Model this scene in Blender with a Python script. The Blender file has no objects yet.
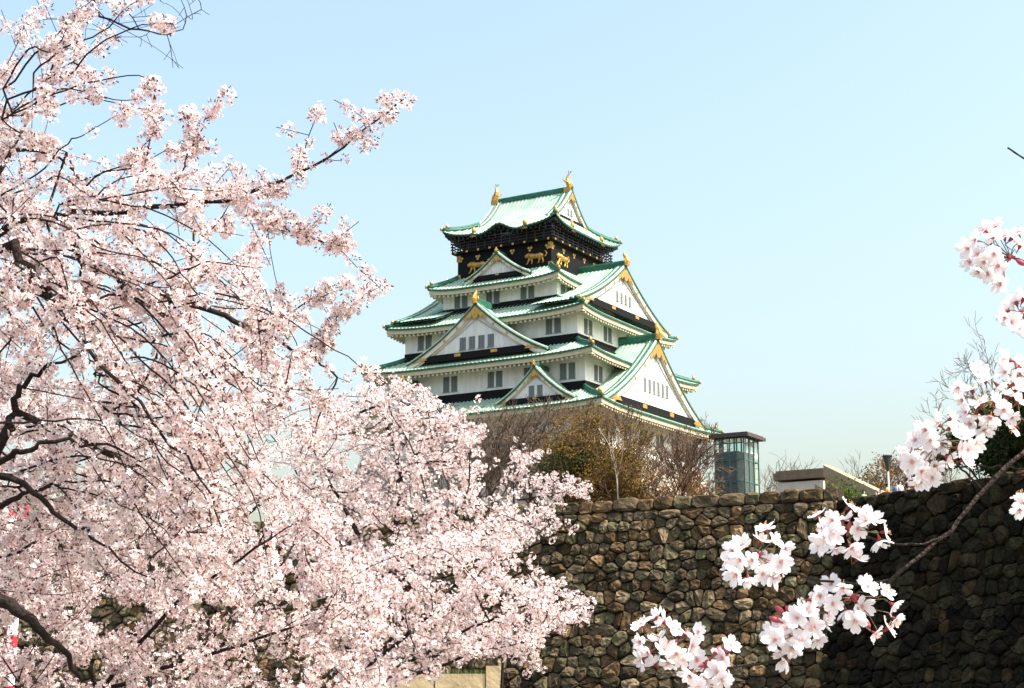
import bpy, math, random
import numpy as np
from mathutils import Vector, Matrix

R = math.radians
random.seed(7)
rng = np.random.default_rng(11)
SC = bpy.context.scene
COL = SC.collection

# ------------------------------------------------------------------ camera
F_PX, PITCH = 1638.0, R(11.98)
cam = bpy.data.cameras.new('camera')
cam.sensor_width = 36.0
cam.lens = F_PX * 36.0 / 1024.0
cam.clip_start, cam.clip_end = 0.05, 20000.0
camo = bpy.data.objects.new('camera', cam)
COL.objects.link(camo)
camo.location = (0, 0, 0)                      # the eye; the path under it lies 1.6 m lower
camo.rotation_euler = (R(90) + PITCH, 0, 0)
SC.camera = camo

# ------------------------------------------------------------------ daylight
SUN_AZ, SUN_EL = math.atan2(0.92, -0.39), R(55)
sdir = Vector((math.sin(SUN_AZ) * math.cos(SUN_EL), math.cos(SUN_AZ) * math.cos(SUN_EL), math.sin(SUN_EL)))
world = bpy.data.worlds.new('World')
SC.world = world
world.use_nodes = True
wn = world.node_tree
sky = wn.nodes.new('ShaderNodeTexSky')
sky.sky_type = 'NISHITA'
sky.sun_disc = False
sky.sun_elevation = SUN_EL
sky.sun_rotation = SUN_AZ
sky.air_density = 1.65
sky.dust_density = 5.3
sky.ozone_density = 2.0
wn.nodes['Background'].inputs['Strength'].default_value = 0.15
wn.links.new(sky.outputs[0], wn.nodes['Background'].inputs['Color'])
sl = bpy.data.lights.new('sun', 'SUN')
sl.energy = 3.8
sl.angle = R(0.5)
sl.color = (1.0, 0.95, 0.87)
so = bpy.data.objects.new('sun', sl)
COL.objects.link(so)
so.rotation_euler = (-sdir).to_track_quat('-Z', 'Y').to_euler()
SC.view_settings.view_transform = 'Standard'
SC.view_settings.look = 'None'
SC.view_settings.exposure = 1.1
SC.view_settings.gamma = 1.0
SC.view_settings.use_curve_mapping = False

# ------------------------------------------------------------------ helpers
CP, SP = math.cos(PITCH), math.sin(PITCH)


def at(px, py, Y):
    """The point of the place seen at (px, py), Y metres ahead."""
    a, b = (px - 512) / F_PX, (344 - py) / F_PX
    d = (a, CP - b * SP, SP + b * CP)
    return np.array(d) * (Y / d[1])


def at_z(px, py, z):
    a, b = (px - 512) / F_PX, (344 - py) / F_PX
    d = np.array((a, CP - b * SP, SP + b * CP))
    return d * (z / d[2])


def tag(o, label=None, cat=None, group=None, kind=None):
    if label: o['label'] = label
    if cat: o['category'] = cat
    if group: o['group'] = group
    if kind: o['kind'] = kind
    return o


def empty(name, loc, rz=0.0):
    o = bpy.data.objects.new(name, None)
    COL.objects.link(o)
    o.location = loc
    o.rotation_euler = (0, 0, rz)
    o.empty_display_size = 0.3
    return o


class Pieces:
    """several like pieces, each linked as an object of its own"""

    def __init__(s): s.l = []

    def new(s, k=0):
        s.l.append((MB(), k)); return s.l[-1][0]

    def build(s, name, mat, parent, smooth=False):
        for m, k in s.l:
            if m.v: m.rot(k).build(name, mat, parent, smooth)


class MB:
    """collects geometry for ONE mesh object"""

    def __init__(s):
        s.v, s.f = [], []

    def add(s, vs, fs):
        n = len(s.v)
        s.v.extend([tuple(map(float, p)) for p in vs])
        s.f.extend([tuple(i + n for i in f) for f in fs])

    def box(s, x0, x1, y0, y1, z0, z1):
        s.add([(x0, y0, z0), (x1, y0, z0), (x1, y1, z0), (x0, y1, z0), (x0, y0, z1), (x1, y0, z1), (x1, y1, z1), (x0, y1, z1)],
              [(0, 3, 2, 1), (4, 5, 6, 7), (0, 1, 5, 4), (1, 2, 6, 5), (2, 3, 7, 6), (3, 0, 4, 7)])

    def quad(s, *p):
        s.add(p, [tuple(range(len(p)))])

    def bar(s, a, b, w, h):
        """box-section bar from a to b"""
        a, b = np.array(a, float), np.array(b, float)
        t = (b - a) / (np.linalg.norm(b - a) + 1e-9)
        up = np.array((0, 0, 1.0)) if abs(t[2]) < .95 else np.array((0, 1.0, 0))
        x = np.cross(t, up); x /= np.linalg.norm(x)
        y = np.cross(x, t)
        P = [p + x * sx * w / 2 + y * sy * h / 2 for p in (a, b) for sx, sy in ((-1, -1), (1, -1), (1, 1), (-1, 1))]
        s.add(P, [(0, 1, 2, 3), (7, 6, 5, 4), (0, 4, 5, 1), (1, 5, 6, 2), (2, 6, 7, 3), (3, 7, 4, 0)])

    def tube(s, path, rad, n=6, cap=True):
        P = np.array(path, float)
        k = len(P)
        if k < 2: return
        if np.isscalar(rad): rad = [rad] * k
        T = np.gradient(P, axis=0)
        T /= (np.linalg.norm(T, axis=1)[:, None] + 1e-9)
        ref = np.array((0.31, 0.17, 0.93)) if abs(T[0][2]) < .8 else np.array((0.9, 0.3, 0.1))
        ang = np.arange(n) * 2 * math.pi / n
        V = []
        for i in range(k):
            x = ref - T[i] * np.dot(ref, T[i])
            x /= (np.linalg.norm(x) + 1e-9)
            y = np.cross(T[i], x)
            ref = x
            V.append(P[i] + rad[i] * (np.cos(ang)[:, None] * x + np.sin(ang)[:, None] * y))
        V = np.concatenate(V)
        Fs = [(i * n + j, i * n + (j + 1) % n, (i + 1) * n + (j + 1) % n, (i + 1) * n + j) for i in range(k - 1) for j in range(n)]
        if cap:
            Fs.append(tuple(range(n))[::-1]); Fs.append(tuple((k - 1) * n + j for j in range(n)))
        s.add(V, Fs)

    def grid(s, fn, nu, nv):
        V = [fn(i / nu, j / nv) for j in range(nv + 1) for i in range(nu + 1)]
        s.add(V, [(j * (nu + 1) + i, j * (nu + 1) + i + 1, (j + 1) * (nu + 1) + i + 1, (j + 1) * (nu + 1) + i) for j in range(nv) for i in range(nu)])

    def rot(s, k, start=0):
        """turn what was added since start by k quarter turns about z"""
        for i in range(start, len(s.v)):
            x, y, z = s.v[i]
            for _ in range(k % 4): x, y = -y, x
            s.v[i] = (x, y, z)
        return s

    def shift(s, d, start=0):
        for i in range(start, len(s.v)):
            s.v[i] = (s.v[i][0] + d[0], s.v[i][1] + d[1], s.v[i][2] + d[2])
        return s

    def build(s, name, mat, parent=None, smooth=False):
        me = bpy.data.meshes.new(name)
        me.from_pydata(s.v, [], s.f)
        me.materials.append(mat)
        if smooth: me.polygons.foreach_set('use_smooth', [True] * len(me.polygons))
        me.update()
        o = bpy.data.objects.new(name, me)
        COL.objects.link(o)
        if parent is not None: o.parent = parent
        return o


def np_mesh(name, V, Fq, mat, parent=None, col=None, smooth=False):
    """quads only, arrays in"""
    me = bpy.data.meshes.new(name)
    nv, nf = len(V), len(Fq)
    k = Fq.shape[1]
    me.vertices.add(nv); me.vertices.foreach_set('co', V.astype(np.float32).ravel())
    me.loops.add(nf * k); me.loops.foreach_set('vertex_index', Fq.astype(np.int32).ravel())
    me.polygons.add(nf)
    me.polygons.foreach_set('loop_start', np.arange(0, nf * k, k, dtype=np.int32))
    me.polygons.foreach_set('loop_total', np.full(nf, k, dtype=np.int32))
    if smooth: me.polygons.foreach_set('use_smooth', np.ones(nf, dtype=bool))
    if col is not None:
        ca = me.color_attributes.new('Col', 'FLOAT_COLOR', 'POINT')
        c4 = np.ones((nv, 4), np.float32); c4[:, :3] = col
        ca.data.foreach_set('color', c4.ravel())
    me.update(calc_edges=True)
    me.materials.append(mat)
    o = bpy.data.objects.new(name, me)
    COL.objects.link(o)
    if parent is not None: o.parent = parent
    return o


def copy_tree(o, parent=None):
    c = o.copy(); COL.objects.link(c)
    if parent is not None: c.parent = parent
    for ch in list(o.children): copy_tree(ch, c)
    return c


# ------------------------------------------------------------------ materials
def mat(name, base, rough=.7, metal=0.0, noise=0.0, scale=4.0, bump=0.0, bscale=20.0, spec=.3, attr=None, second=None, stretch=None):
    m = bpy.data.materials.new(name)
    m.use_nodes = True
    nt = m.node_tree; L = nt.links
    b = nt.nodes['Principled BSDF']
    b.inputs['Roughness'].default_value = rough
    b.inputs['Metallic'].default_value = metal
    b.inputs['Specular IOR Level'].default_value = spec
    b.inputs['Base Color'].default_value = (*base, 1)
    tc = nt.nodes.new('ShaderNodeTexCoord')
    src = tc.outputs['Object']
    if stretch:
        mp = nt.nodes.new('ShaderNodeMapping'); mp.inputs['Scale'].default_value = stretch
        L.new(src, mp.inputs['Vector']); src = mp.outputs[0]
    out = None
    if attr:
        a = nt.nodes.new('ShaderNodeAttribute'); a.attribute_name = attr
        mx = nt.nodes.new('ShaderNodeMix'); mx.data_type = 'RGBA'; mx.blend_type = 'MULTIPLY'
        mx.inputs['Factor'].default_value = 1
        mx.inputs[6].default_value = (*base, 1); L.new(a.outputs['Color'], mx.inputs[7])
        out = mx.outputs[2]
    if noise > 0:
        n = nt.nodes.new('ShaderNodeTexNoise'); n.inputs['Scale'].default_value = scale; n.inputs['Detail'].default_value = 6
        L.new(src, n.inputs['Vector'])
        rp = nt.nodes.new('ShaderNodeValToRGB')
        rp.color_ramp.elements[0].position = .35; rp.color_ramp.elements[1].position = .68
        s2 = second or tuple(c * (1 - noise) for c in base)
        rp.color_ramp.elements[0].color = (*[c / max(bb, 1e-4) if not second else c / max(bb, 1e-4) for c, bb in zip(s2, base)], 1)
        rp.color_ramp.elements[1].color = (1, 1, 1, 1)
        L.new(n.outputs['Fac'], rp.inputs['Fac'])
        mx = nt.nodes.new('ShaderNodeMix'); mx.data_type = 'RGBA'; mx.blend_type = 'MULTIPLY'
        mx.inputs['Factor'].default_value = 1
        if out is not None: L.new(out, mx.inputs[6])
        else: mx.inputs[6].default_value = (*base, 1)
        L.new(rp.outputs['Color'], mx.inputs[7])
        out = mx.outputs[2]
    if out is not None: L.new(out, b.inputs['Base Color'])
    if bump > 0:
        n2 = nt.nodes.new('ShaderNodeTexNoise'); n2.inputs['Scale'].default_value = bscale; n2.inputs['Detail'].default_value = 8
        L.new(src, n2.inputs['Vector'])
        bp = nt.nodes.new('ShaderNodeBump'); bp.inputs['Strength'].default_value = bump; bp.inputs['Distance'].default_value = .1
        L.new(n2.outputs['Fac'], bp.inputs['Height']); L.new(bp.outputs[0], b.inputs['Normal'])
    return m


def petal_mat(name, base, trans=.35):
    m = bpy.data.materials.new(name); m.use_nodes = True
    nt = m.node_tree; L = nt.links
    nt.nodes.remove(nt.nodes['Principled BSDF'])
    a = nt.nodes.new('ShaderNodeAttribute'); a.attribute_name = 'Col'
    mx = nt.nodes.new('ShaderNodeMix'); mx.data_type = 'RGBA'; mx.blend_type = 'MULTIPLY'; mx.inputs['Factor'].default_value = 1
    mx.inputs[6].default_value = (*base, 1); L.new(a.outputs['Color'], mx.inputs[7])
    d = nt.nodes.new('ShaderNodeBsdfDiffuse'); t = nt.nodes.new('ShaderNodeBsdfTranslucent')
    L.new(mx.outputs[2], d.inputs['Color']); L.new(mx.outputs[2], t.inputs['Color'])
    ms = nt.nodes.new('ShaderNodeMixShader'); ms.inputs['Fac'].default_value = trans
    L.new(d.outputs[0], ms.inputs[1]); L.new(t.outputs[0], ms.inputs[2])
    L.new(ms.outputs[0], nt.nodes['Material Output'].inputs['Surface'])
    return m


M = {
    'copper': mat('patina_copper_tiles', (.36, .46, .36), .55, noise=.35, scale=.5, second=(.22, .37, .28)),
    'green': mat('dark_patina_ridge', (.03, .145, .09), .5, noise=.4, scale=1.5),
    'pale_roll': mat('pale_verge_tiles', (.50, .58, .46), .6, noise=.3, scale=2),
    'plaster': mat('white_plaster', (.80, .79, .75), .8, noise=.16, scale=1.6, stretch=(1, 1, .18)),
    'cream': mat('cream_eave_plaster', (.58, .53, .36), .8, noise=.15, scale=1.5),
    'board': mat('ivory_bargeboard', (.72, .69, .58), .8, noise=.12, scale=1.5),
    'lacquer': mat('black_lacquer', (.010, .010, .010), .7, spec=.1),
    'soffit': mat('dark_soffit', (.022, .022, .022), .6),
    'gold': mat('gold_leaf', (.66, .39, .10), .42, metal=.6, noise=.35, scale=3, bump=.3, bscale=6),
    'window': mat('grey_green_shutter', (.10, .125, .12), .5),
    'bars': mat('window_bars', (.22, .25, .24), .6),
    'granite': mat('pale_granite_blocks', (.42, .37, .30), .85, noise=.5, scale=.6, bump=.6, bscale=2.5),
    'stone': mat('mossy_wall_stone', (.16, .122, .074), .92, noise=.62, scale=1.1, bump=.9, bscale=5, spec=.1, attr='Col'),
    'joint': mat('dark_joint_earth', (.028, .021, .014), .95),
    'soil': mat('plateau_soil', (.13, .11, .08), .95, noise=.4, scale=.3),
    'grass': mat('spring_grass', (.10, .15, .04), .95, noise=.5, scale=2, bump=.6, bscale=30),
    'path': mat('gravel_path', (.24, .21, .17), .95, noise=.3, scale=3, bump=.5, bscale=60),
    'water': mat('green_moat_water', (.02, .035, .025), .08, bump=.15, bscale=1.2, spec=.5),
    'bark': mat('dark_cherry_bark', (.038, .028, .024), .9, noise=.45, scale=8, bump=.6, bscale=30, spec=.1),
    'bark_near': mat('grey_brown_cherry_bark', (.105, .075, .06), .8, noise=.55, scale=30, bump=.8, bscale=160, spec=.2),
    'twig': mat('bare_brown_twigs', (.10, .058, .034), .9, noise=.3, scale=1),
    'sunlit_strip': mat('sunlit_strip', (.50, .45, .38), .85, noise=.4, scale=2),  # pale tone standing for sunlit base stone seen through a gap
    'twig_grey': mat('bare_grey_twigs', (.12, .085, .058), .9, noise=.3, scale=1),
    'leaf_olive': petal_mat('olive_leaves', (.155, .105, .03), .25),
    'leaf_dark': petal_mat('dark_evergreen_leaves', (.035, .05, .02), .2),
    'leaf_brown': petal_mat('russet_buds', (.15, .085, .04), .3),
    'petal': petal_mat('cherry_petals', (1, 1, 1), .28),
    'petal_near': petal_mat('thin_cherry_petals', (1, 1, 1), .45),
    'steel': mat('teal_steel_frame', (.06, .15, .135), .5, noise=.2, scale=3),
    'brown': mat('brown_roof_slab', (.085, .06, .05), .6, noise=.2, scale=2),
    'roof_tan': mat('brown_stone_roof_edge', (.20, .15, .10), .8, noise=.3, scale=1.5, bump=.3, bscale=5),
    'tan': mat('tan_masonry', (.46, .36, .21), .85, noise=.25, scale=1.2, bump=.4, bscale=6),
    'beige': mat('beige_render', (.62, .57, .47), .85, noise=.15, scale=.8),
    'lamp': mat('dark_lamp_metal', (.05, .055, .05), .5),
    'pole': mat('pale_grey_pole', (.38, .42, .43), .5),
    'red': mat('red_lantern_paper', (.50, .03, .05), .7),
    'white': mat('white_cloth', (.8, .78, .75), .8),
    'skin': mat('skin', (.55, .36, .27), .6),
    'hair': mat('dark_hair', (.02, .016, .014), .6),
    'pedicel': mat('green_brown_pedicels', (.16, .13, .05), .7),
    'bud': mat('crimson_buds', (.42, .07, .10), .6),
}


def glass_mat():
    m = bpy.data.materials.new('greenish_lift_glass'); m.use_nodes = True
    b = m.node_tree.nodes['Principled BSDF']
    b.inputs['Base Color'].default_value = (.70, .88, .84, 1)
    b.inputs['Roughness'].default_value = .04
    b.inputs['Transmission Weight'].default_value = .92
    b.inputs['IOR'].default_value = 1.15
    return m


M['glass'] = glass_mat()

# ------------------------------------------------------------------ the setting: ground, water, plateau
GZ = -1.6
ZP = 13.2            # height of the castle plateau
mb = MB(); mb.quad((-9000, -9000, -12), (9000, -9000, -12), (9000, 16000, -12), (-9000, 16000, -12))
tag(mb.build('ground', M['soil']), kind='structure')
mb = MB(); mb.quad((-400, 40, -9), (400, 40, -9), (400, 190, -9), (-400, 190, -9))
tag(mb.build('moat_water', M['water']), kind='structure')
mb = MB(); mb.box(-120, 120, -60, 44, -12, GZ)
tag(mb.build('bank_ground', M['path']), kind='structure')

WL0 = np.array((-62.0, 0)); WC = np.array((23.4, 117.35)); WDIR = np.array((.886, -.464))
WL0 = WC - WDIR * 96.0
RD = np.array((.478, -.878)); WR1 = WC + RD * 62.0
mb = MB()
P2 = [WL0 + (.25, .5), WC + (.6, .6), WR1 + (.6, .3), (300, 60), (300, 520), (-320, 520), (-320, WL0[1] + 70)]
P2 = [np.array(p) for p in P2]
top = [(p[0], p[1], 12.55) for p in P2]; bot = [(p[0], p[1], -12) for p in P2]
n = len(P2)
mb.add(top + bot, [tuple(range(n))] + [(i + n, (i + 1) % n + n, (i + 1) % n, i) for i in range(n)])
tag(mb.build('plateau_ground', M['soil']), kind='structure')


# ------------------------------------------------------------------ moat walls of rough stones
def clip(poly, nx, nz, c):
    """keep the part of a polygon where nx*s + nz*z <= c"""
    out = []
    for i in range(len(poly)):
        p, q = poly[i], poly[(i + 1) % len(poly)]
        dp, dq = nx * p[0] + nz * p[1] - c, nx * q[0] + nz * q[1] - c
        if dp <= 0: out.append(p)
        if dp * dq < 0:
            t = dp / (dp - dq); out.append((p[0] + (q[0] - p[0]) * t, p[1] + (q[1] - p[1]) * t))
    return out


def stone_wall(name, P0, e, length, ztop, zbot, nrm, label, seed, shade_tint=1.0, cop=True, cw=.93, ch=.74):
    """a battered wall of fitted, angular stones, each cut as its own many-sided block"""
    r = np.random.default_rng(seed)
    root = empty(name, (P0[0], P0[1], zbot))
    batter = lambda zz: .20 * (ztop - zz) + .0035 * (ztop - zz) ** 2
    e3 = np.array((e[0], e[1], 0)); n3 = np.array((nrm[0], nrm[1], 0))
    cells = []
    zc = ztop
    if cop:                                               # dressed coping course
        s_ = 0.0
        while s_ < length:
            w = r.uniform(.9, 2.2); s1 = min(s_ + w, length)
            dz = r.normal(0, .05)
            cells.append(([(s_, ztop - 1.0), (s1, ztop - 1.0), (s1, ztop + dz), (s_, ztop + dz + r.normal(0, .03))], True)); s_ = s1
        zc = ztop - 1.0
    pts = []
    row = 0; z = zc - ch * .5
    while z > zbot:
        k = r.uniform(.8, 1.3)                            # bands of smaller and larger stones
        s_ = -r.uniform(0, cw) + .5 * cw * (row % 2)
        while s_ < length + cw:
            pts.append((s_ + r.normal(0, .12) * cw, z + r.normal(0, .10) * ch)); s_ += cw * k * r.uniform(.7, 1.45)
        z -= ch * r.uniform(.8, 1.2); row += 1
    pts = np.array(pts)
    pts = pts[r.random(len(pts)) > .07]
    for i, p in enumerate(pts):
        d = ((pts - p) * (1, 1.15)); d2 = (d ** 2).sum(1)
        nb = np.argsort(d2)[1:15]
        poly = [(p[0] - 3, p[1] - 3), (p[0] + 3, p[1] - 3), (p[0] + 3, p[1] + 3), (p[0] - 3, p[1] + 3)]
        for j in nb:
            nx, nz = (pts[j] - p) * (1, 1.32); m = (pts[j] + p) / 2
            poly = clip(poly, nx, nz, nx * m[0] + nz * m[1])
        poly = clip(poly, 0, 1, zc + (0 if cop else r.normal(0, .06))); poly = clip(poly, 0, -1, -zbot); poly = clip(poly, 1, 0, length); poly = clip(poly, -1, 0, 0)
        if len(poly) >= 3: cells.append((poly, False))
    V, Fs, C = [], [], []
    for poly, flat in cells:
        P = np.array(poly); c = P.mean(0)
        keep_ = [i for i in range(len(P)) if np.linalg.norm(P[i] - P[i - 1]) > .07]
        P = P[keep_]
        if len(P) < 3: continue
        Q = []                                            # knock the corners off
        for i in range(len(P)):
            a_, b_, c_ = P[i - 1], P[i], P[(i + 1) % len(P)]
            u = r.uniform(.12, .26)
            Q += [b_ + (a_ - b_) * u, b_ + (c_ - b_) * u]
        Q = np.array(Q); n = len(Q)
        size = math.sqrt(max(.05, np.ptp(P[:, 0]) * np.ptp(P[:, 1])))
        prot = r.uniform(.05, .30) * min(size, 1.4) * (.6 if flat else 1)
        tx, tz = r.normal(0, .10, 2) * (.4 if flat else 1)
        base_d = r.normal(0, .05)
        n0 = len(V)
        for f, dpt, jn in ((.99, -.26, 0), (.965, -.02, .018), (.86, prot * .72, .035), (.50, prot, .05)):
            for q in Q:
                w = c + (q - c) * f + r.normal(0, .012, 2) * (f < .99)
                h = dpt + base_d + (tx * (w[0] - c[0]) + tz * (w[1] - c[1])) * (dpt > 0) + r.normal(0, jn)
                V.append((*(w[0] * e3 + (batter(w[1]) + h) * n3)[:2], w[1] - zbot))
        V.append((*(c[0] * e3 + (batter(c[1]) + base_d + prot + r.normal(0, .05)) * n3)[:2], c[1] - zbot))
        for k in range(3):
            for i in range(n): Fs.append((n0 + k * n + i, n0 + k * n + (i + 1) % n, n0 + (k + 1) * n + (i + 1) % n, n0 + (k + 1) * n + i))
        for i in range(n): Fs.append((n0 + 3 * n + i, n0 + 3 * n + (i + 1) % n, n0 + 4 * n))
        t = r.random()
        k = np.clip(r.lognormal(-.12, .5), .28, 2.2) if not flat else r.uniform(.7, 1.15)
        colr = np.array((1.0, .97, .92)) if t < .55 else (np.array((1.12, .93, .76)) if t < .82 else np.array((.90, .98, .86)))
        C += [colr * k * shade_tint] * (4 * n + 1)  # stone tone times the shade painted into the whole wall
    me = bpy.data.meshes.new('stonework'); me.from_pydata(V, [], Fs); me.materials.append(M['stone'])
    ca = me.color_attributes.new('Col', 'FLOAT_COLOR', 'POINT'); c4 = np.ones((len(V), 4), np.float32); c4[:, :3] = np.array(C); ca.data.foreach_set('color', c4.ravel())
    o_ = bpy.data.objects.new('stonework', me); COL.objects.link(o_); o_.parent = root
    bk = MB()
    zs = np.linspace(ztop - .12, zbot, 14)
    for i in range(13):
        za, zb = zs[i], zs[i + 1]
        pts = []
        for ss, zz in ((0, zb), (length, zb), (length, za), (0, za)):
            w3 = ss * e3 + (batter(zz) - .17) * n3
            pts.append((w3[0], w3[1], zz - zbot))
        bk.quad(*pts)
    # top and back of the wall's core
    for (o0, o1) in ((-.16, -1.6),):
        pts = [tuple(ss * e3 + oo * n3)[:2] + (ztop - .12 - zbot,) for ss, oo in ((0, o0), (length, o0), (length, o1), (0, o1))]
        bk.quad(*pts)
        pts = [tuple(ss * e3 + o1 * n3)[:2] + (zz - zbot,) for ss, zz in ((0, ztop - .12), (length, ztop - .12), (length, zbot), (0, zbot))]
        bk.quad(*pts)
    pts = [tuple(length * e3 + oo * n3)[:2] + (zz - zbot,) for oo, zz in ((-.16, ztop - .12), (-1.6, ztop - .12), (-1.6, ztop - 3), (-.16, ztop - 3))]
    bk.quad(*pts)
    bk.build('wall_core', M['joint'], root)
    tag(root, label, 'stone wall', 'rough stone walls rising from the moat')
    return root


stone_wall('moat_wall', WL0, WDIR, 96.0, 14.4, -10, np.array((-.464, -.886)),
           'sunlit rough stone moat wall with flat coping course below the castle', 3)
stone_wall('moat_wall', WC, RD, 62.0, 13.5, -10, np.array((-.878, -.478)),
           'dark shaded stone moat wall behind the near cherry branch', 5, shade_tint=np.array((.24, .24, .22)), cop=False, cw=1.0, ch=.8)  # this wall's shade is put into its stone colours

# ------------------------------------------------------------------ the castle keep
TH = R(31.09)
KC = (3.0, 230.0)
keep = empty('castle_keep', (KC[0], KC[1], ZP), -TH)
tag(keep, 'tall white castle keep with stacked green copper roofs and gold ornaments above the stone wall', 'castle')
Z = lambda z: z - ZP
# tier: eave half sizes (x, y), tip height, lift of the corners; inner half sizes and height
TIERS = {
    1: dict(W=20.9, D=18.45, z=36.56, lift=.55, wi=15.9, di=13.9, zi=38.7),
    2: dict(W=18.45, D=16.3, z=43.77, lift=.55, wi=13.8, di=11.9, zi=45.6),
    3: dict(W=16.0, D=14.12, z=50.22, lift=.6, wi=9.3, di=9.3, zi=52.3),
    4: dict(W=10.71, D=11.33, z=55.92, lift=.6, wi=7.7, di=8.05, zi=57.6),
    5: dict(W=9.34, D=9.68, z=64.62, lift=1.15, wi=6.3, di=4.75, zi=66.1),
}


def skirt_z(T, s, half, tau, kara=False):
    z0 = T['z'] - T['lift']
    z = z0 + (T['zi'] - z0) * (.72 * tau + .28 * tau * tau)
    z += T['lift'] * (abs(s) / max(half, .01)) ** 4.5 * (1 - tau) ** 1.4
    if kara:
        z += (1.0 * math.exp(-(s / 1.55) ** 2) - .16 * math.exp(-((abs(s) - 3.1) / .9) ** 2)) * (1 - tau) ** .8
    return z


def make_roof(t):
    T = TIERS[t]
    body, fascia, band, raf = MB(), MB(), MB(), MB()
    hipP, goldP = Pieces(), Pieces()
    for k in range(4):
        Wo, Do, Wi, Di = (T['W'], T['D'], T['wi'], T['di']) if k % 2 == 0 else (T['D'], T['W'], T['di'], T['wi'])
        ka = (t == 5 and k % 2 == 0)
        sts = [len(x.v) for x in (body, fascia, band, raf)]
        hips = hipP.new(k)
        half = lambda tau: Wo + (Wi - Wo) * tau

        def fz(s, tau): return skirt_z(T, s, half(tau), tau, ka)
        body.grid(lambda a, b: ((2 * a - 1) * half(b), -(Do + (Di - Do) * b), Z(fz((2 * a - 1) * half(b), b))), 48, 7)
        # rows of round tiles running up the slope
        pitch = .62
        nr = int(2 * Wo / pitch)
        for i in range(nr):
            s0 = -Wo + (i + .5) * 2 * Wo / nr
            tm = 1.0 if abs(s0) <= Wi else (Wo - abs(s0)) / (Wo - Wi)
            if tm < .06: continue
            pts = []
            ns = 5
            for j in range(ns + 1):
                tau = tm * j / ns
                pts.append((s0, -(Do + .06 + (Di - Do) * tau), Z(fz(s0, tau))))
            V = []
            for x, y, z in pts: V += [(x - .15, y, z - .02), (x - .09, y, z + .075), (x + .09, y, z + .075), (x + .15, y, z - .02)]
            Fs = [(j * 4 + m, j * 4 + m + 1, j * 4 + 5 + m, j * 4 + 4 + m) for j in range(ns) for m in range(3)] + [(0, 1, 2, 3)]
            body.add(V, Fs)
        # eave edge: green tile ends over a cream plastered board
        nseg = 40
        for i in range(nseg):
            sa, sb = [(-1 + 2 * (i + q) / nseg) for q in (0, 1)]
            za, zb = fz(sa * Wo, 0), fz(sb * Wo, 0)

            def strip(m_, o_, d0, d1):
                wa = (Wo - o_)
                m_.quad((sa * wa, -(Do - o_), Z(za - d0)), (sb * wa, -(Do - o_), Z(zb - d0)), (sb * wa, -(Do - o_), Z(zb - d1)), (sa * wa, -(Do - o_), Z(za - d1)))
            strip(fascia, 0, -.02, .20)
            strip(band, .18, .20, .78 if t < 5 else .34)
            # soffit back to the wall
            Wn, Dn = Wo - 2.6, Do - 2.6
            d1 = .78 if t < 5 else .34
            zw = T['z'] - T['lift'] + .05
            band.quad((sa * (Wo - .18), -(Do - .18), Z(za - d1)), (sb * (Wo - .18), -(Do - .18), Z(zb - d1)), (sb * Wn, -Dn, Z(zw)), (sa * Wn, -Dn, Z(zw)))
            fascia.quad((sa * Wo, -Do, Z(za - .20)), (sb * Wo, -Do, Z(zb - .20)), (sb * (Wo - .18), -(Do - .18), Z(zb - .203)), (sa * (Wo - .18), -(Do - .18), Z(za - .203)))
        # rafter ends
        nra = int(2 * Wo / .72)
        for i in range(nra):
            s0 = -Wo + .4 + i * (2 * Wo - .8) / (nra - 1)
            z0 = fz(s0, 0) - (.78 if t < 5 else .34)
            zi = T['z'] - T['lift'] + .05
            for y0, y1, zz0, zz1 in ((-(Do - .30), -(Do - 1.9), z0 - .02, z0 * .35 + zi * .65 - .28),):
                w = .15
                hgt = .30
                raf.add([(s0 - w, y0, Z(zz0)), (s0 + w, y0, Z(zz0)), (s0 + w, y0, Z(zz0 - hgt)), (s0 - w, y0, Z(zz0 - hgt)),
                         (s0 - w, y1, Z(zz1 + hgt)), (s0 + w, y1, Z(zz1 + hgt)), (s0 + w, y1, Z(zz1)), (s0 - w, y1, Z(zz1))],
                        [(0, 3, 2, 1), (4, 5, 6, 7), (0, 1, 5, 4), (1, 2, 6, 5), (2, 3, 7, 6), (3, 0, 4, 7)])
        # hip ridge at the corner s=+Wo
        hp = []
        for j in range(9):
            tau = j / 8
            hp.append((half(tau) - .05, -(Do + (Di - Do) * tau) + .05, Z(fz(half(tau), tau) + .18)))
        hips.tube(hp, [.34] * 9, 6)
        hips.tube([(hp[0][0] - .5, hp[0][1] + .5, hp[0][2] + .2)] + [(p[0], p[1], p[2] + .3) for p in hp[2:]], .2, 5)
        # gold caps at the corner tip and where the tier ridge begins
        x, y, z = hp[0]
        goldP.new(k).tube([(x + .15, y - .15, z - .15), (x + .16, y - .16, z + .2), (x + .1, y - .1, z + .4)], [.18, .2, .05], 6)
        x, y, z = hp[1]
        goldP.new(k).tube([(x, y, z + .3), (x + .06, y - .06, z + .65), (x - .05, y + .05, z + 1.0)], [.28, .22, .05], 6)
        for s_ in (-.5, .5):
            if t == 5:
                s0 = s_ * Wo * .9
                z0 = fz(s0, .04)
                gold = goldP.new(k)
                gold.tube([(s0, -Do + .35, Z(z0 + .1)), (s0, -Do + .3, Z(z0 + .65)), (s0, -Do + .5, Z(z0 + 1.05))], [.32, .3, .05], 6)
                goldP.new(k).box(s0 - .5, s0 + .5, -Do + .10, -Do + .175, Z(z0 - .5), Z(z0 - .22))
        for m_, st in zip((body, fascia, band, raf), sts): m_.rot(k, st)
    ro = body.build('roof', M['copper'], keep)
    fascia.build('eave_edge', M['green'], ro)
    band.build('eave_soffit', M['cream'] if t < 5 else M['soffit'], ro)
    raf.build('eave_rafters', M['cream'] if t < 5 else M['soffit'], ro)
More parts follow.
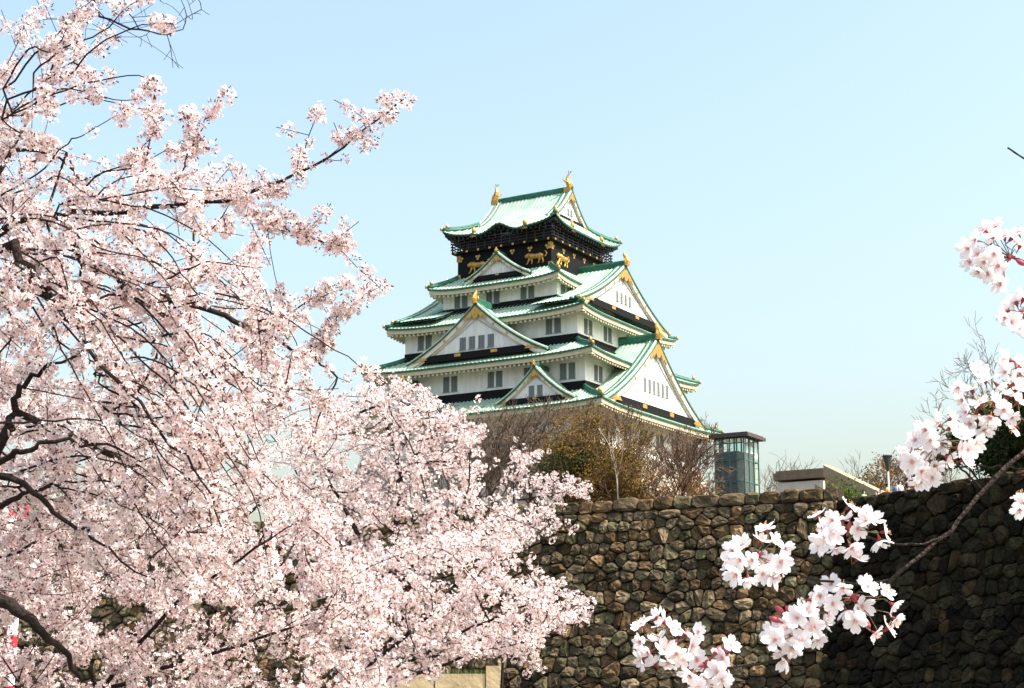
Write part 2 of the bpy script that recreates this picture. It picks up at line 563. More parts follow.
    hipP.build('hip_ridge', M['green'], ro, smooth=True)
    goldP.build('ridge_cap', M['gold'], ro, smooth=True)
    return ro


def filigree(mb, pts_outer, y, th):
    """a gold plate with its outline, standing th proud of y"""
    n = len(pts_outer)
    V = [(x, y, z) for x, z in pts_outer] + [(x, y - th, z) for x, z in pts_outer]
    mb.add(V, [tuple(range(n, 2 * n))] + [(i, (i + 1) % n, (i + 1) % n + n, i + n) for i in range(n)])


def make_gable(k, cx, b, zb, za, t_out, t_in, nwin=4, big=1.0, crest='plate', name='gable', conc=.36, winrow=None, winlight=False):
    """a triangular gable facing the side k, built facing -y and turned"""
    roof, wall, board, ridge, trim, black = MB(), MB(), MB(), MB(), MB(), MB()
    fit, stud, crestP = Pieces(), Pieces(), Pieces()
    H = za - zb

    def zc(s):
        x = 1 - min(abs(s) / b, 1.12)
        return zb + H * ((1 - conc) * x + conc * x * abs(x))
    bx = b * 1.08
    ns = 14
    for sg in (-1, 1):
        roof.grid(lambda a, c: (cx + sg * bx * a, -(t_out + (t_in - t_out) * c), Z(zc(bx * a))), ns, 2)
        roof.grid(lambda a, c: (cx + sg * bx * a, -(t_out - .02 + (t_in - t_out) * c), Z(zc(bx * a) - .24)), ns, 1)
        # tile rows run down the slope
        nr = max(2, int(abs(t_out - t_in - 1.6) / .62))
        for i in range(nr):
            t0 = t_out - 1.5 - i * .62
            if t0 < t_in: break
            V = []
            for j in range(9):
                s = bx * j / 8
                x = cx + sg * s; z = Z(zc(s))
                V += [(x, -t0 - .15, z - .02), (x, -t0 - .09, z + .075), (x, -t0 + .09, z + .075), (x, -t0 + .15, z - .02)]
            roof.add(V, [(j * 4 + m, j * 4 + m + 1, j * 4 + 5 + m, j * 4 + 4 + m) for j in range(8) for m in range(3)])
        # descending ridges beside the verge: two dark rolls and a pale one between
        for off, rr, mm in ((.26, .17, trim), (.66, .22 * big ** .5, ridge), (1.1, .15, trim), (1.45, .17, ridge)):
            mm.tube([(cx + sg * bx * j / 10, -(t_out - off), Z(zc(bx * j / 10)) + .14) for j in range(11)], rr, 6)
        # verge edge
        for j in range(ns):
            s0, s1 = bx * j / ns, bx * (j + 1) / ns
            hb = .62 * big
            q0, q1 = (cx + sg * s0, Z(zc(s0))), (cx + sg * s1, Z(zc(s1)))
            ridge.quad((q0[0], -t_out - .02, q0[1] + .06), (q1[0], -t_out - .02, q1[1] + .06), (q1[0], -t_out - .02, q1[1] - .16), (q0[0], -t_out - .02, q0[1] - .16))
            y0, y1 = -t_out + .12, -t_out + .4
            for (d0, d1, yy) in ((.24, .24 + hb, y0),):
                board.quad((q0[0], yy, q0[1] - d0), (q1[0], yy, q1[1] - d0), (q1[0], yy, q1[1] - d1), (q0[0], yy, q0[1] - d1))
                board.quad((q0[0], yy, q0[1] - d1), (q1[0], yy, q1[1] - d1), (q1[0], y1, q1[1] - d1), (q0[0], y1, q0[1] - d1))
            # cream under-board
            d0, d1 = .24 + hb, .24 + hb * 1.45
            board.quad((q0[0], y1, q0[1] - d0), (q1[0], y1, q1[1] - d0), (q1[0], y1, q1[1] - d1), (q0[0], y1, q0[1] - d1))
        # gold foot fittings and studs on the board
        f0, f1 = b * .83, b * 1.0
        yy = -t_out + .1
        filigree(fit.new(k), [(cx + sg * f1, Z(zc(f1) - .3)), (cx + sg * (f0 + f1) / 2, Z(zc((f0 + f1) / 2) - .32)), (cx + sg * f0, Z(zc(f0) - .34)),
                        (cx + sg * f0 * 1.02, Z(zc(f0) - .34 - .5 * big)), (cx + sg * f0 * .96, Z(zb + .55 * big)), (cx + sg * (f0 * .9), Z(zb + .05)), (cx + sg * f1, Z(zb - .12))], yy, .06)
        for fr in (.28, .48):
            s0 = b * fr; r_ = .2 * big
            zz = Z(zc(s0) - .3 - .3 * big)
            filigree(stud.new(k), [(cx + sg * s0 + r_ * math.cos(a * math.pi / 4), zz + r_ * math.sin(a * math.pi / 4)) for a in range(8)], yy, .05)
    # gold fan under the apex
    g1 = b * .175
    half_ = [(g1 * .55, zc(g1 * .55) - .36), (g1, zc(g1) - .38), (g1 * .95, zc(g1) - .38 - .36 * big), (g1 * .62, zc(g1 * .62) - .4 - .40 * big), (g1 * .50, zc(g1 * .5) - .3 - .95 * big), (g1 * .30, zc(g1 * .3) - .4 - .62 * big), (g1 * .16, zc(g1 * .1) - .34 - 1.45 * big)]
    filigree(fit.new(k), [(cx, Z(za - .34))] + [(cx + x_, Z(z_)) for x_, z_ in half_] + [(cx, Z(za - .34 - 1.75 * big))] + [(cx - x_, Z(z_)) for x_, z_ in half_[::-1]], -t_out + .09, .07)
    # infill wall with a fine lattice of battens
    yw = -t_out + .55
    ss = [(-b * .98 + 2 * b * .98 * j / 24) for j in range(25)]
    for j in range(24):
        s0, s1 = ss[j], ss[j + 1]
        wall.quad((cx + s0, yw, Z(zb)), (cx + s1, yw, Z(zb)), (cx + s1, yw, Z(max(zc(s1) - .25, zb + .01))), (cx + s0, yw, Z(max(zc(s0) - .25, zb + .01))))
    st = .5
    m = int(b * .8 / st)
    for j in range(-m, m + 1):
        s0 = j * st
        zt = zc(s0) - .3 - 1.25 * big
        if zt > zb + 1.1 * big: wall.box(cx + s0 - .03, cx + s0 + .03, yw - .035, yw - .003, Z(zb + .9 * big), Z(zt))
    # inner arch moulding
    for sg in (-1, 1):
        trim.tube([(cx + sg * b * .68 * j / 8, yw - .06, Z(zb + .9 * big + (H - 2.9 * big) * (1 - (j / 8)) * (.8 + .2 * (1 - j / 8)))) for j in range(9)], .07 * big, 4)
    # black base strip with gold plates
    black.box(cx - b * .80, cx + b * .80, yw - .30, yw - .004, Z(zb - .3), Z(zb + .62 * big))
    for s0 in ((-.28, .28) if big > .8 else (0,)):
        fit.new(k).box(cx + s0 * b - .5 * big, cx + s0 * b + .5 * big, yw - .36, yw - .302, Z(zb + .1), Z(zb + .5 * big))
    # ridge beam and its front crest
    ridge.box(cx - .28 * big ** .5, cx + .28 * big ** .5, -t_out + .05, -t_in, Z(za - .1), Z(za + .55 * big))
    ridge.tube([(cx, -t_out + .0, Z(za + .6 * big)), (cx, -t_in, Z(za + .6 * big))], .26 * big ** .5, 6)
    c = big * .8
    gold = crestP.new(k)
    if crest == 'plate':
        gold.box(cx - .42 * c, cx + .42 * c, -t_out - .14, -t_out + .14, Z(za + .1), Z(za + 1.15 * c))
        gold.tube([(cx, -t_out - .25, Z(za + .65 * c)), (cx, -t_out - .14, Z(za + .65 * c))], [.2 * c, .34 * c], 8)
        gold.tube([(cx, -t_out, Z(za + 1.1 * c)), (cx, -t_out, Z(za + 1.5 * c)), (cx, -t_out + .1, Z(za + 1.8 * c))], [.38 * c, .24 * c, .05], 6)
    elif crest == 'fish':
        gold.tube([(cx, -t_out, Z(za + .05)), (cx, -t_out - .15, Z(za + .8 * c)), (cx, -t_out + .05, Z(za + 1.5 * c)), (cx, -t_out + .35, Z(za + 2.1 * c)), (cx, -t_out + .3, Z(za + 2.6 * c))],
                  [.55 * c, .5 * c, .36 * c, .22 * c, .04], 7)
        for sg in (-1, 1):
            gold.tube([(cx + sg * .3 * c, -t_out, Z(za + .5 * c)), (cx + sg * .7 * c, -t_out, Z(za + .8 * c)), (cx + sg * .62 * c, -t_out, Z(za + 1.3 * c))], [.22 * c, .16 * c, .04], 5)
    g = roof.rot(k).build(name, M['copper'], keep)
    wall.rot(k).build('gable_wall', M['plaster'], g)
    board.rot(k).build('bargeboard', M['board'], g)
    ridge.rot(k).build('gable_ridge', M['green'], g, smooth=False)
    fit.build('gold_fitting', M['gold'], g)
    stud.build('gold_stud', M['gold'], g)
    crestP.build('gable_crest', M['gold'], g)
    trim.rot(k).build('mouldings', M['pale_roll'], g)
    black.rot(k).build('base_board', M['lacquer'], g)
    if nwin:
        w, gap, h, z0 = winrow or (.85, 1.45, 1.5, zb + .85)
        for i in range(nwin):
            s0 = (i - (nwin - 1) / 2) * gap
            make_window(g, k, cx + s0, -yw + .05, z0, w, h, light=winlight)
    return g


def make_window(parent, k, s, t, z0, w, h, light=False):
    mb, fr = MB(), MB()
    mb.box(s - w / 2, s + w / 2, -t - .02, -t + .1, Z(z0), Z(z0 + h))
    nb = 4
    for i in range(nb):
        x = s - w / 2 + (i + .5) * w / nb
        mb.box(x - .04, x + .04, -t - .06, -t - .024, Z(z0 + .03), Z(z0 + h - .03))
    mb.box(s - w / 2 - .08, s + w / 2 + .08, -t - .10, -t - .0245, Z(z0 - .12), Z(z0 - .003))
    mb.rot(k)
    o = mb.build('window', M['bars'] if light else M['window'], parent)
    o.data.materials.append(M['bars'])
    n = len(o.data.polygons)
    for p in o.data.polygons:
        if p.index >= 6: p.material_index = 1
    return o


# ---- storeys
def storey(hw, hd, z0, z1, strip):
    mb, bl = MB(), MB()
    mb.box(-hw, hw, -hd, hd, Z(z0), Z(z1))
    w = mb.build('storey_wall', M['plaster'], keep)
    if strip:
        e = .07
        bl.box(-hw - e, hw + e, -hd - e, hd + e, Z(z0 - .3), Z(z0 + strip))
        bl.box(-hw - .42, hw + .42, -hd - .42, hd + .42, Z(z0 - .3), Z(z0 + .62))
        bl.build('base_board', M['lacquer'], w)
    return w


s1 = storey(18.3, 15.8, 30.9, 36.9, 0)
s2 = storey(16.0, 13.9, 38.2, 44.2, 1.5)
s3 = storey(13.9, 12.0, 45.0, 50.6, 1.6)
s4 = storey(9.3, 9.32, 51.6, 56.3, 1.4)
for k in (0, 1):
    for s in (-11.2, -6.4, -1.6, 3.2, 8.0, 12.8):
        for d in (-.62, .62): make_window(s1, k, s + d, 15.8 if k == 0 else 18.3, 32.6, .95, 2.0)
# second storey front pairs: from the picture, pairs along the wall
W2 = [-9.3 - .2, -1.2, 5.9, 12.9]
for s in (-11.5, -5.0, 2.2, 7.9, 13.4):
    for d in (-.66, .66): make_window(s2, 0, s + d, 13.9, 40.15, 1.0, 2.1)
for s in (-10.2, 10.2):
    for d in (-.66, .66): make_window(s2, 1, s + d, 16.0, 40.15, 1.0, 2.1)
for s in (-10.6, 10.2):
    for d in (-.66, .66): make_window(s3, 0, s + d, 12.0, 47.0, 1.0, 2.0)
for s in (-9.0, -3.4, 3.4, 9.0):
    for d in (-.66, .66): make_window(s3, 1, s + d, 13.9, 47.0, 1.0, 2.0)
for s in (-6.3, -1.0, 4.6):
    for d in (-.62, .62): make_window(s4, 0, s + d, 9.32, 53.0, .95, 1.75)
for d in (-7.7,): make_window(s4, 1, d, 9.3, 53.2, 1.2, 1.6)

for t in (1, 2, 3, 4): make_roof(t)
r5 = make_roof(5)

# ---- gables: left face (k=0), right face (k=1), their twins on the hidden sides
make_gable(0, 0.0, 10.4, 44.5, 51.6, 15.6, 11.5, 4, 1.0, 'fish', winrow=(.95, 1.5, 1.7, 45.5))
make_gable(2, 0.0, 10.4, 44.5, 51.6, 15.6, 11.5, 0, 1.0, 'fish')
for cxx in (10.4, -10.4):
    make_gable(0, -cxx, 5.5, 37.1, 41.5, 17.6, 13.2, 2, .62, 'plate', winrow=(.8, 1.25, 1.3, 37.75))
make_gable(0, 0.3, 4.9, 56.6, 59.9, 10.6, 7.5, 0, .55, 'plate')
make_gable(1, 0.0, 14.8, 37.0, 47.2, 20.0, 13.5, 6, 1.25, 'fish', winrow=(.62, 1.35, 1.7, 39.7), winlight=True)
make_gable(3, 0.0, 14.8, 37.0, 47.2, 20.0, 13.5, 0, 1.25, 'fish')
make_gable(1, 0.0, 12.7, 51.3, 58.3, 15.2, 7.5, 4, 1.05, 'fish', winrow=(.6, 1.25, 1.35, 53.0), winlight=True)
make_gable(3, 0.0, 12.7, 51.3, 58.3, 15.2, 7.5, 0, 1.05, 'fish')
# top roof gables on both ends of the main ridge
make_gable(1, 0.0, 4.95, 65.95, 70.75, 6.75, 0.0, 2, .75, 'none', winrow=(.5, .9, .8, 67.1))
make_gable(3, 0.0, 4.95, 65.95, 70.75, 6.75, 0.0, 0, .75, 'none')

# ---- black lookout storey with gold reliefs
mb = MB()
mb.box(-7.7, 7.7, -8.05, 8.05, Z(57.0), Z(61.2))
look = mb.build('lookout_storey', M['lacquer'], keep)
mb = MB()
mb.box(-8.35, 8.35, -8.75, 8.75, Z(61.2), Z(61.5))
mb.build('balcony_floor', M['lacquer'], look)
mb = MB()
mb.box(-7.0, 7.0, -7.4, 7.4, Z(61.5), Z(64.1))
for k in range(4):
    st = len(mb.v)
    a, b = (7.0, 7.4) if k % 2 == 0 else (7.4, 7.0)
    for i in range(9):
        s = -a + i * 2 * a / 8
        mb.box(s - .13, s + .13, -b - .18, -b + .01, Z(61.5), Z(64.0))
    for zz in (62.6, 63.3, 63.8): mb.box(-a, a, -b - .1, -b + .01, Z(zz), Z(zz + .14))
    mb.rot(k, st)
mb.build('upper_room', M['soffit'], look)
rl = MB(); nt = MB(); tipsP, rosP, plP = Pieces(), Pieces(), Pieces()
for k in range(4):
    a, b = (8.25, 8.65) if k % 2 == 0 else (8.65, 8.25)
    s1_, s2_ = len(rl.v), len(nt.v)
    for i in range(13):
        s = -a + i * 2 * a / 12
        rl.box(s - .07, s + .07, -b - .07, -b + .07, Z(61.5), Z(62.75))
    for zz, w in ((62.65, .1), (62.2, .06), (61.8, .06)): rl.box(-a - .3, a + .3, -b - w, -b + w, Z(zz), Z(zz + .12))
    # safety net wires up to the eaves
    for i in range(17):
        s = -a + i * 2 * a / 16
        nt.bar((s, -b, Z(62.6)), (s, -b - .25, Z(64.1)), .035, .035)
    for zz in (63.1, 63.6): nt.bar((-a, -b - .12, Z(zz)), (a, -b - .12, Z(zz)), .03, .03)
    # gold trims: bracket tips under the floor, plates and rosettes
    for i in range(9):
        s = -a + .6 + i * (2 * a - 1.2) / 8
        tipsP.new(k).box(s - .16, s + .16, -b - .16, -b - .10, Z(61.2), Z(61.48))
    for i in range(6):
        s = -a + 1.1 + i * (2 * a - 2.2) / 5
        zz = Z(60.45)
        ros = rosP.new(k)
        for q in range(3):
            an = q * 2.094 + .52
            filigree(ros, [(s + .24 * math.cos(an) + .2 * math.cos(u * 1.0472), zz + .24 * math.sin(an) + .2 * math.sin(u * 1.0472)) for u in range(6)], -(b - .6) - .02, .05)
    for s in (-a + .72, a - .72):
        plP.new(k).box(s - .34, s + .34, -(b - .6) - .07, -(b - .6) - .004, Z(60.1), Z(61.05))
        plP.new(k).box(s - .3, s + .3, -(b - .6) - .07, -(b - .6) - .004, Z(57.7), Z(58.2))
    rl.rot(k, s1_); nt.rot(k, s2_)
rl.build('balcony_railing', M['soffit'], look)
nt.build('safety_net', M['bars'], look)
tipsP.build('bracket_tip', M['gold'], look)
rosP.build('rosette', M['gold'], look)
plP.build('corner_plate', M['gold'], look)


def tiger(k, s, t, z, sg, sc=1.0):
    """a striding tiger relief in gold"""
    mb = MB()
    P = lambda x, zz: (s + sg * x * sc, -t, Z(z + zz * sc))
    mb.tube([P(-1.25, .25), P(-.9, .42), P(-.3, .35), P(.3, .38), P(.8, .5), P(1.1, .62)], [.28 * sc, .42 * sc, .40 * sc, .42 * sc, .45 * sc, .3 * sc], 8)
    mb.tube([P(1.0, .6), P(1.3, .55), P(1.62, .45), P(1.78, .38)], [.28 * sc, .36 * sc, .3 * sc, .14 * sc], 8)
    for x, dx in ((-1.1, -.25), (-.75, .18), (.65, -.1), (1.0, .4)):
        mb.tube([P(x, .2), P(x + dx * .5, -.25), P(x + dx, -.62), P(x + dx + .2, -.68)], [.22 * sc, .15 * sc, .12 * sc, .1 * sc], 6)
    mb.tube([P(-1.3, .3), P(-1.7, .2), P(-1.9, .6), P(-1.7, 1.0), P(-1.45, .95)], [.1 * sc] * 4 + [.06 * sc], 6)
    for x in (1.2, 1.4): mb.tube([P(x, .8), P(x, 1.0)], [.1 * sc, .03 * sc], 5)
    mb.rot(k).build('tiger_relief', M['gold'], look, smooth=True)


tiger(0, 4.2 * -1, 8.1, 58.9, -1, 1.0)
tiger(0, -5.2 * -1, 8.1, 58.9, -1, .95)
tiger(1, -4.9, 7.75, 58.9, -1, .95)
tiger(1, 4.4, 7.75, 58.9, 1, 1.0)
for k, s, t in ((0, 0.5, 7.62), (1, 2.0, 7.22), (1, -3.0, 7.22)):
    mb = MB()
    mb.tube([(s - 1.1, -t, Z(63.2)), (s - .3, -t, Z(63.4)), (s + .5, -t, Z(63.3)), (s + 1.0, -t, Z(63.6)), (s + 1.4, -t, Z(63.55))], [.05, .2, .16, .07, .03], 6)
    for sg in (-1, 1): mb.tube([(s, -t, Z(63.4)), (s + .1 * sg, -t, Z(63.4 + .5)), (s - .6, -t, Z(63.3 + .75 * sg))], [.12, .14, .03], 5)
    mb.rot(k).build('crane_relief', M['bars'], look, smooth=True)


# ---- gold fish on the main ridge
def fish(x, sg):
    mb = MB()
    zr = 71.25
    pts = [(x + sg * .55, 0, Z(zr - .1)), (x + sg * .5, 0, Z(zr + .35)), (x + sg * .25, 0, Z(zr + .8)), (x + sg * .1, 0, Z(zr + 1.25)), (x + sg * .2, 0, Z(zr + 1.7)), (x + sg * .38, 0, Z(zr + 2.05))]
    mb.tube(pts, [.42, .5, .42, .3, .2, .1], 8)
    for a in (-.55, -.1, .35):
        mb.add([(x + sg * .3, -.05, Z(zr + 1.9)), (x + sg * .3, .05, Z(zr + 1.9)), (x + sg * .3 + a, .03, Z(zr + 2.65 - abs(a) * .5)), (x + sg * .3 + a + .22, -.03, Z(zr + 2.5 - abs(a) * .5))], [(0, 1, 2, 3), (3, 2, 1, 0)])
    for sy in (-1, 1): mb.tube([(x + sg * .3, sy * .35, Z(zr + .7)), (x + sg * .0, sy * .8, Z(zr + .9)), (x - sg * .2, sy * .85, Z(zr + 1.2))], [.16, .12, .03], 5)
    mb.box(x + sg * .3 - .55, x + sg * .3 + .55, -.5, .5, Z(zr - .75), Z(zr - .05))
    mb.build('fish_finial', M['gold'], r5, smooth=False)


fish(5.75, 1); fish(-6.0, -1)

# ---- stone base under the keep
mb = MB()
zt, zbm = 30.95, 12.6
steps = 12
lev = []
for i in range(steps + 1):
    d = i / steps
    o = 3.6 * d + 2.6 * d * d
    lev.append((18.6 + o, 16.1 + o, zt + (zbm - zt) * d))
for i in range(steps):
    (a, b, z0), (c, d, z1) = lev[i], lev[i + 1]
    A = [(-a, -b), (a, -b), (a, b), (-a, b)]; B = [(-c, -d), (c, -d), (c, d), (-c, d)]
    for j in range(4):
        p, q, r_, s_ = A[j], A[(j + 1) % 4], B[(j + 1) % 4], B[j]
        n_ = 26
        for u in range(n_):
            f0, f1 = u / n_, (u + 1) / n_
            sh = (.5 / n_) if i % 2 else 0
            lerp = lambda m0, m1, f: (m0[0] + (m1[0] - m0[0]) * min(f, 1), m0[1] + (m1[1] - m0[1]) * min(f, 1))
            P0, P1, P2_, P3 = lerp(p, q, f0 + sh * (u > 0)), lerp(p, q, f1 + sh), lerp(s_, r_, f1 + sh), lerp(s_, r_, f0 + sh * (u > 0))
            cc = np.array([(*P0, Z(z0)), (*P1, Z(z0)), (*P2_, Z(z1)), (*P3, Z(z1))])
            ce = cc.mean(0)
            nn = np.cross(cc[1] - cc[0], cc[3] - cc[0]); nn /= np.linalg.norm(nn) + 1e-9
            if np.dot(nn[:2], ce[:2]) < 0: nn = -nn
            k_ = rng.uniform(.05, .16)
            inn = ce + (cc - ce) * .86 + nn * k_
            mb.add(np.concatenate([cc, inn]), [(4, 5, 6, 7), (0, 1, 5, 4), (1, 2, 6, 5), (2, 3, 7, 6), (3, 0, 4, 7)])
mb.quad(*[(x, y, Z(zt)) for x, y in ((-18.6, -16.1), (18.6, -16.1), (18.6, 16.1), (-18.6, 16.1))])
mb.build('stone_base', M['granite'], keep)


# ------------------------------------------------------------------ trees
class Tree:
    """a branch skeleton: limbs drawn first, then twigs reaching for points spread through the crown"""

    def __init__(s, seed):
        s.p, s.par, s.limb, s.minr = [], [], [], {}
        s.r = np.random.default_rng(seed)

    def path(s, pts, parent=None, step=.22, limb=True, jit=.012, taper=None):
        pts = [np.array(q, float) for q in pts]
        if len(pts) > 2:                                   # a smooth bend through the given points
            E_ = [2 * pts[0] - pts[1]] + pts + [2 * pts[-1] - pts[-2]]
            sm = []
            for i in range(1, len(E_) - 2):
                p0, p1, p2, p3 = E_[i - 1:i + 3]
                for f in (0, .25, .5, .75):
                    sm.append(.5 * (2 * p1 + (p2 - p0) * f + (2 * p0 - 5 * p1 + 4 * p2 - p3) * f * f + (3 * p1 - p0 - 3 * p2 + p3) * f ** 3))
            pts = sm + [pts[-1]]
        if parent is None and s.p:
            A = np.array(s.p); parent = int(np.argmin(((A - pts[0]) ** 2).sum(1)))
        prev = -1 if parent is None else parent
        first = True; s_n = len(s.p)
        for a, b in zip(pts[:-1], pts[1:]):
            n = max(1, int(np.linalg.norm(b - a) / step))
            for i in range(0 if first else 1, n + 1):
                q = a + (b - a) * i / n + s.r.normal(0, jit, 3)
                s.p.append(q); s.par.append(prev); s.limb.append(limb); prev = len(s.p) - 1
            first = False
        if taper:
            n0 = len(s.p) - s_n
            for i in range(n0): s.minr[s_n + i] = taper[0] + (taper[1] - taper[0]) * i / max(1, n0 - 1)
        return prev

    def grow(s, pts, step=.16, jit=.02, sag=.0, ang=.7, maxd=1e9):
        P = np.zeros((len(s.p) + len(pts) * 14 + 4000, 3)); D = np.zeros_like(P)
        n = len(s.p)
        P[:n] = s.p
        for i in range(n):
            if s.par[i] >= 0:
                d = P[i] - P[s.par[i]]; D[i] = d / (np.linalg.norm(d) + 1e-9)
        dm = np.array([((P[:n] - q) ** 2).sum(1).min() for q in pts])
        for q in np.array(pts)[np.argsort(dm)]:
            v = q - P[:n]; d = np.sqrt((v ** 2).sum(1)) + 1e-6
            cs = (v * D[:n]).sum(1) / d
            j = int(np.argmin(d * (1 + ang * (1 - cs))))
            dist = d[j]
            if dist > maxd: continue
            k = max(1, int(dist / step))
            a = P[j].copy(); perp = s.r.normal(0, 1, 3); perp -= perp.dot(v[j]) * v[j] / dist ** 2
            bow = perp * dist * .06 + D[j] * dist * .12
            prev = j
            if n + k + 2 > len(P): break
            for i in range(1, k + 1):
                f = i / k
                w = a + v[j] * f + bow * (4 * f * (1 - f)) + s.r.normal(0, jit, 3) * (i < k) + np.array((0, 0, -sag * f * dist))
                P[n] = w; dd = w - P[prev]; D[n] = dd / (np.linalg.norm(dd) + 1e-9)
                s.p.append(w); s.par.append(prev); s.limb.append(False); prev = n; n += 1

    def radii(s, tip, gain=.5, cap=1e9):
        n = len(s.p)
        cnt = np.zeros(n); kids = [[] for _ in range(n)]
        for i in range(n):
            if s.par[i] >= 0: kids[s.par[i]].append(i)
        for i in range(n - 1, -1, -1):
            if not kids[i]: cnt[i] += 1
            if s.par[i] >= 0: cnt[s.par[i]] += cnt[i]
        s.kids, s.cnt = kids, cnt
        for _ in range(3):                                 # ease the kinks where twigs leave the wood
            old = [q.copy() for q in s.p]
            for i in range(n):
                if s.par[i] >= 0 and kids[i] and not s.limb[i]:
                    m = max(kids[i], key=lambda q: cnt[q])
                    s.p[i] = .4 * old[i] + .3 * old[s.par[i]] + .3 * old[m]
        s.rad = np.minimum(tip * cnt ** gain, cap)
        for i, v in s.minr.items(): s.rad[i] = max(s.rad[i] * .75, v)
        return s.rad

    def wood(s, name, material, parent):
        mb = MB()
        n = len(s.p); used = set()
        starts = [i for i in range(n) if s.par[i] < 0]
        stack = [(i, None) for i in starts]
        while stack:
            i, pa = stack.pop()
            ch, rr = ([], [])
            if pa is not None: ch.append(s.p[pa]); rr.append(s.rad[i] * 1.05)
            while True:
                ch.append(s.p[i]); rr.append(s.rad[i])
                ks = s.kids[i]
                if not ks: break
                m = max(ks, key=lambda q: s.cnt[q])
                for q in ks:
                    if q != m: stack.append((q, i))
                i = m
            if len(ch) > 1: mb.tube(ch, rr, 8 if max(rr) > .03 else (5 if max(rr) > .008 else 3), cap=False)
        return mb.build(name, material, parent, smooth=True)


def in_poly(px, py, poly):
    poly = np.array(poly, float); x0, y0 = poly[:, 0], poly[:, 1]
    x1, y1 = np.roll(x0, -1), np.roll(y0, -1)
    c = np.zeros(len(px), int)
    for a, b, p, q in zip(x0, y0, x1, y1):
        t = (b > py) != (q > py)
        with np.errstate(divide='ignore', invalid='ignore'):
            c += t & (px < (p - a) * (py - b) / (q - b + 1e-12) + a)
    return c % 2 == 1


def volume(poly, y0, y1, n, r):
    """n points in the crown whose outline (seen from the path) is poly, y0..y1 metres ahead"""
    poly = np.array(poly, float); lo, hi = poly.min(0), poly.max(0)
    out = []
    while len(out) < n:
        q = r.uniform(lo, hi, (n, 2)); q = q[in_poly(q[:, 0], q[:, 1], poly)]
        out += [at(a, b, r.uniform(y0, y1)) for a, b in q]
    return np.array(out[:n])


def rand_rot(m, r):
    q = r.normal(size=(m, 4)); q /= np.linalg.norm(q, axis=1)[:, None]
    w, x, y, z = q.T
    return np.stack([np.stack([1 - 2 * (y * y + z * z), 2 * (x * y - z * w), 2 * (x * z + y * w)], -1),
                     np.stack([2 * (x * y + z * w), 1 - 2 * (x * x + z * z), 2 * (y * z - x * w)], -1),
                     np.stack([2 * (x * z - y * w), 2 * (y * z + x * w), 1 - 2 * (x * x + y * y)], -1)], -2)


def frame_of(nv):
    nv = nv / np.linalg.norm(nv)
    x = np.cross(nv, (0.3, 0.5, 0.81)); x /= np.linalg.norm(x)
    return np.stack([x, np.cross(nv, x), nv], 1)


def pompon(nf, rad, fr, r, buds=3):
    """one umbel of nf five-petalled flowers: verts, quads, colours"""
    V, Fq, C = [], [], []
    for i in range(nf):
        u = r.normal(size=3); u /= np.linalg.norm(u)
        c = u * rad * r.uniform(.65, 1.0)
        B = frame_of(u + r.normal(0, .35, 3))
        ph = r.uniform(0, 6.28); cup = r.uniform(.15, .55)
        tint = np.array((.95, .905, .885)) * r.uniform(.92, 1.06) + np.array((.02, -.03, -.02)) * r.normal()
        for k in range(5):
            a = ph + k * 1.2566
            loc = np.array([(0, 0, 0), (.62 * fr * math.cos(a - .5), .62 * fr * math.sin(a - .5), .62 * fr * cup), (fr * math.cos(a), fr * math.sin(a), fr * cup * .9), (.62 * fr * math.cos(a + .5), .62 * fr * math.sin(a + .5), .62 * fr * cup)])
            n = len(V)
            V += list(c + loc @ B.T)
            Fq.append((n, n + 1, n + 2, n + 3))
            C += [np.array((.70, .40, .37)), tint, tint * (1, .97, .98), tint]
    for i in range(buds):                                         # red-brown calyxes and bud scales at the heart
        u = r.normal(size=3); u /= np.linalg.norm(u)
        c = u * rad * r.uniform(.2, .9); B = frame_of(u)
        w, l = fr * .22, fr * .8
        n = len(V)
        V += list(c + np.array([(-w, 0, 0), (w, 0, 0), (w * .6, 0, l), (-w * .6, 0, l)]) @ B.T)
        V += list(c + np.array([(0, -w, 0), (0, w, 0), (0, w * .6, l), (0, -w * .6, l)]) @ B.T)
        Fq += [(n, n + 1, n + 2, n + 3), (n + 4, n + 5, n + 6, n + 7)]
        bc = np.array((.20, .07, .05)) if r.random() < .7 else np.array((.20, .13, .05))
        C += [bc] * 8
    return np.array(V), np.array(Fq), np.array(C)


def scatter(name, pos, templates, material, parent, r, smin, smax, tint=None):
    VV, FF, CC = [], [], []
    nb = 0
    pos = np.array(pos)
    which = r.integers(0, len(templates), len(pos))
    for t, (V, Fq, C) in enumerate(templates):
        P = pos[which == t]
        m = len(P)
        if not m: continue
        Rm = rand_rot(m, r); sc = r.uniform(smin, smax, m)
        W = np.einsum('mij,vj->mvi', Rm, V) * sc[:, None, None] + P[:, None, :]
        VV.append(W.reshape(-1, 3))
        FF.append((Fq[None] + (np.arange(m) * len(V))[:, None, None]).reshape(-1, Fq.shape[1]) + nb)
        k = r.uniform(.93, 1.05, (m, 1, 1)) * np.ones((1, 1, 3))
        warm = r.normal(0, .03, (m, 1, 1)) * np.array((0, 1, .9))
        CC.append((C[None] * (k + warm)).reshape(-1, 3))
        nb += m * len(V)
    return np_mesh(name, np.concatenate(VV), np.concatenate(FF), material, parent, np.concatenate(CC))


TA = [pompon(k, .050, .019, np.random.default_rng(100 + k), 10) for k in (9, 12, 14, 15, 17, 19)]
TB = [pompon(k, .052, .021, np.random.default_rng(200 + k), 6) for k in (8, 10, 11, 12)]


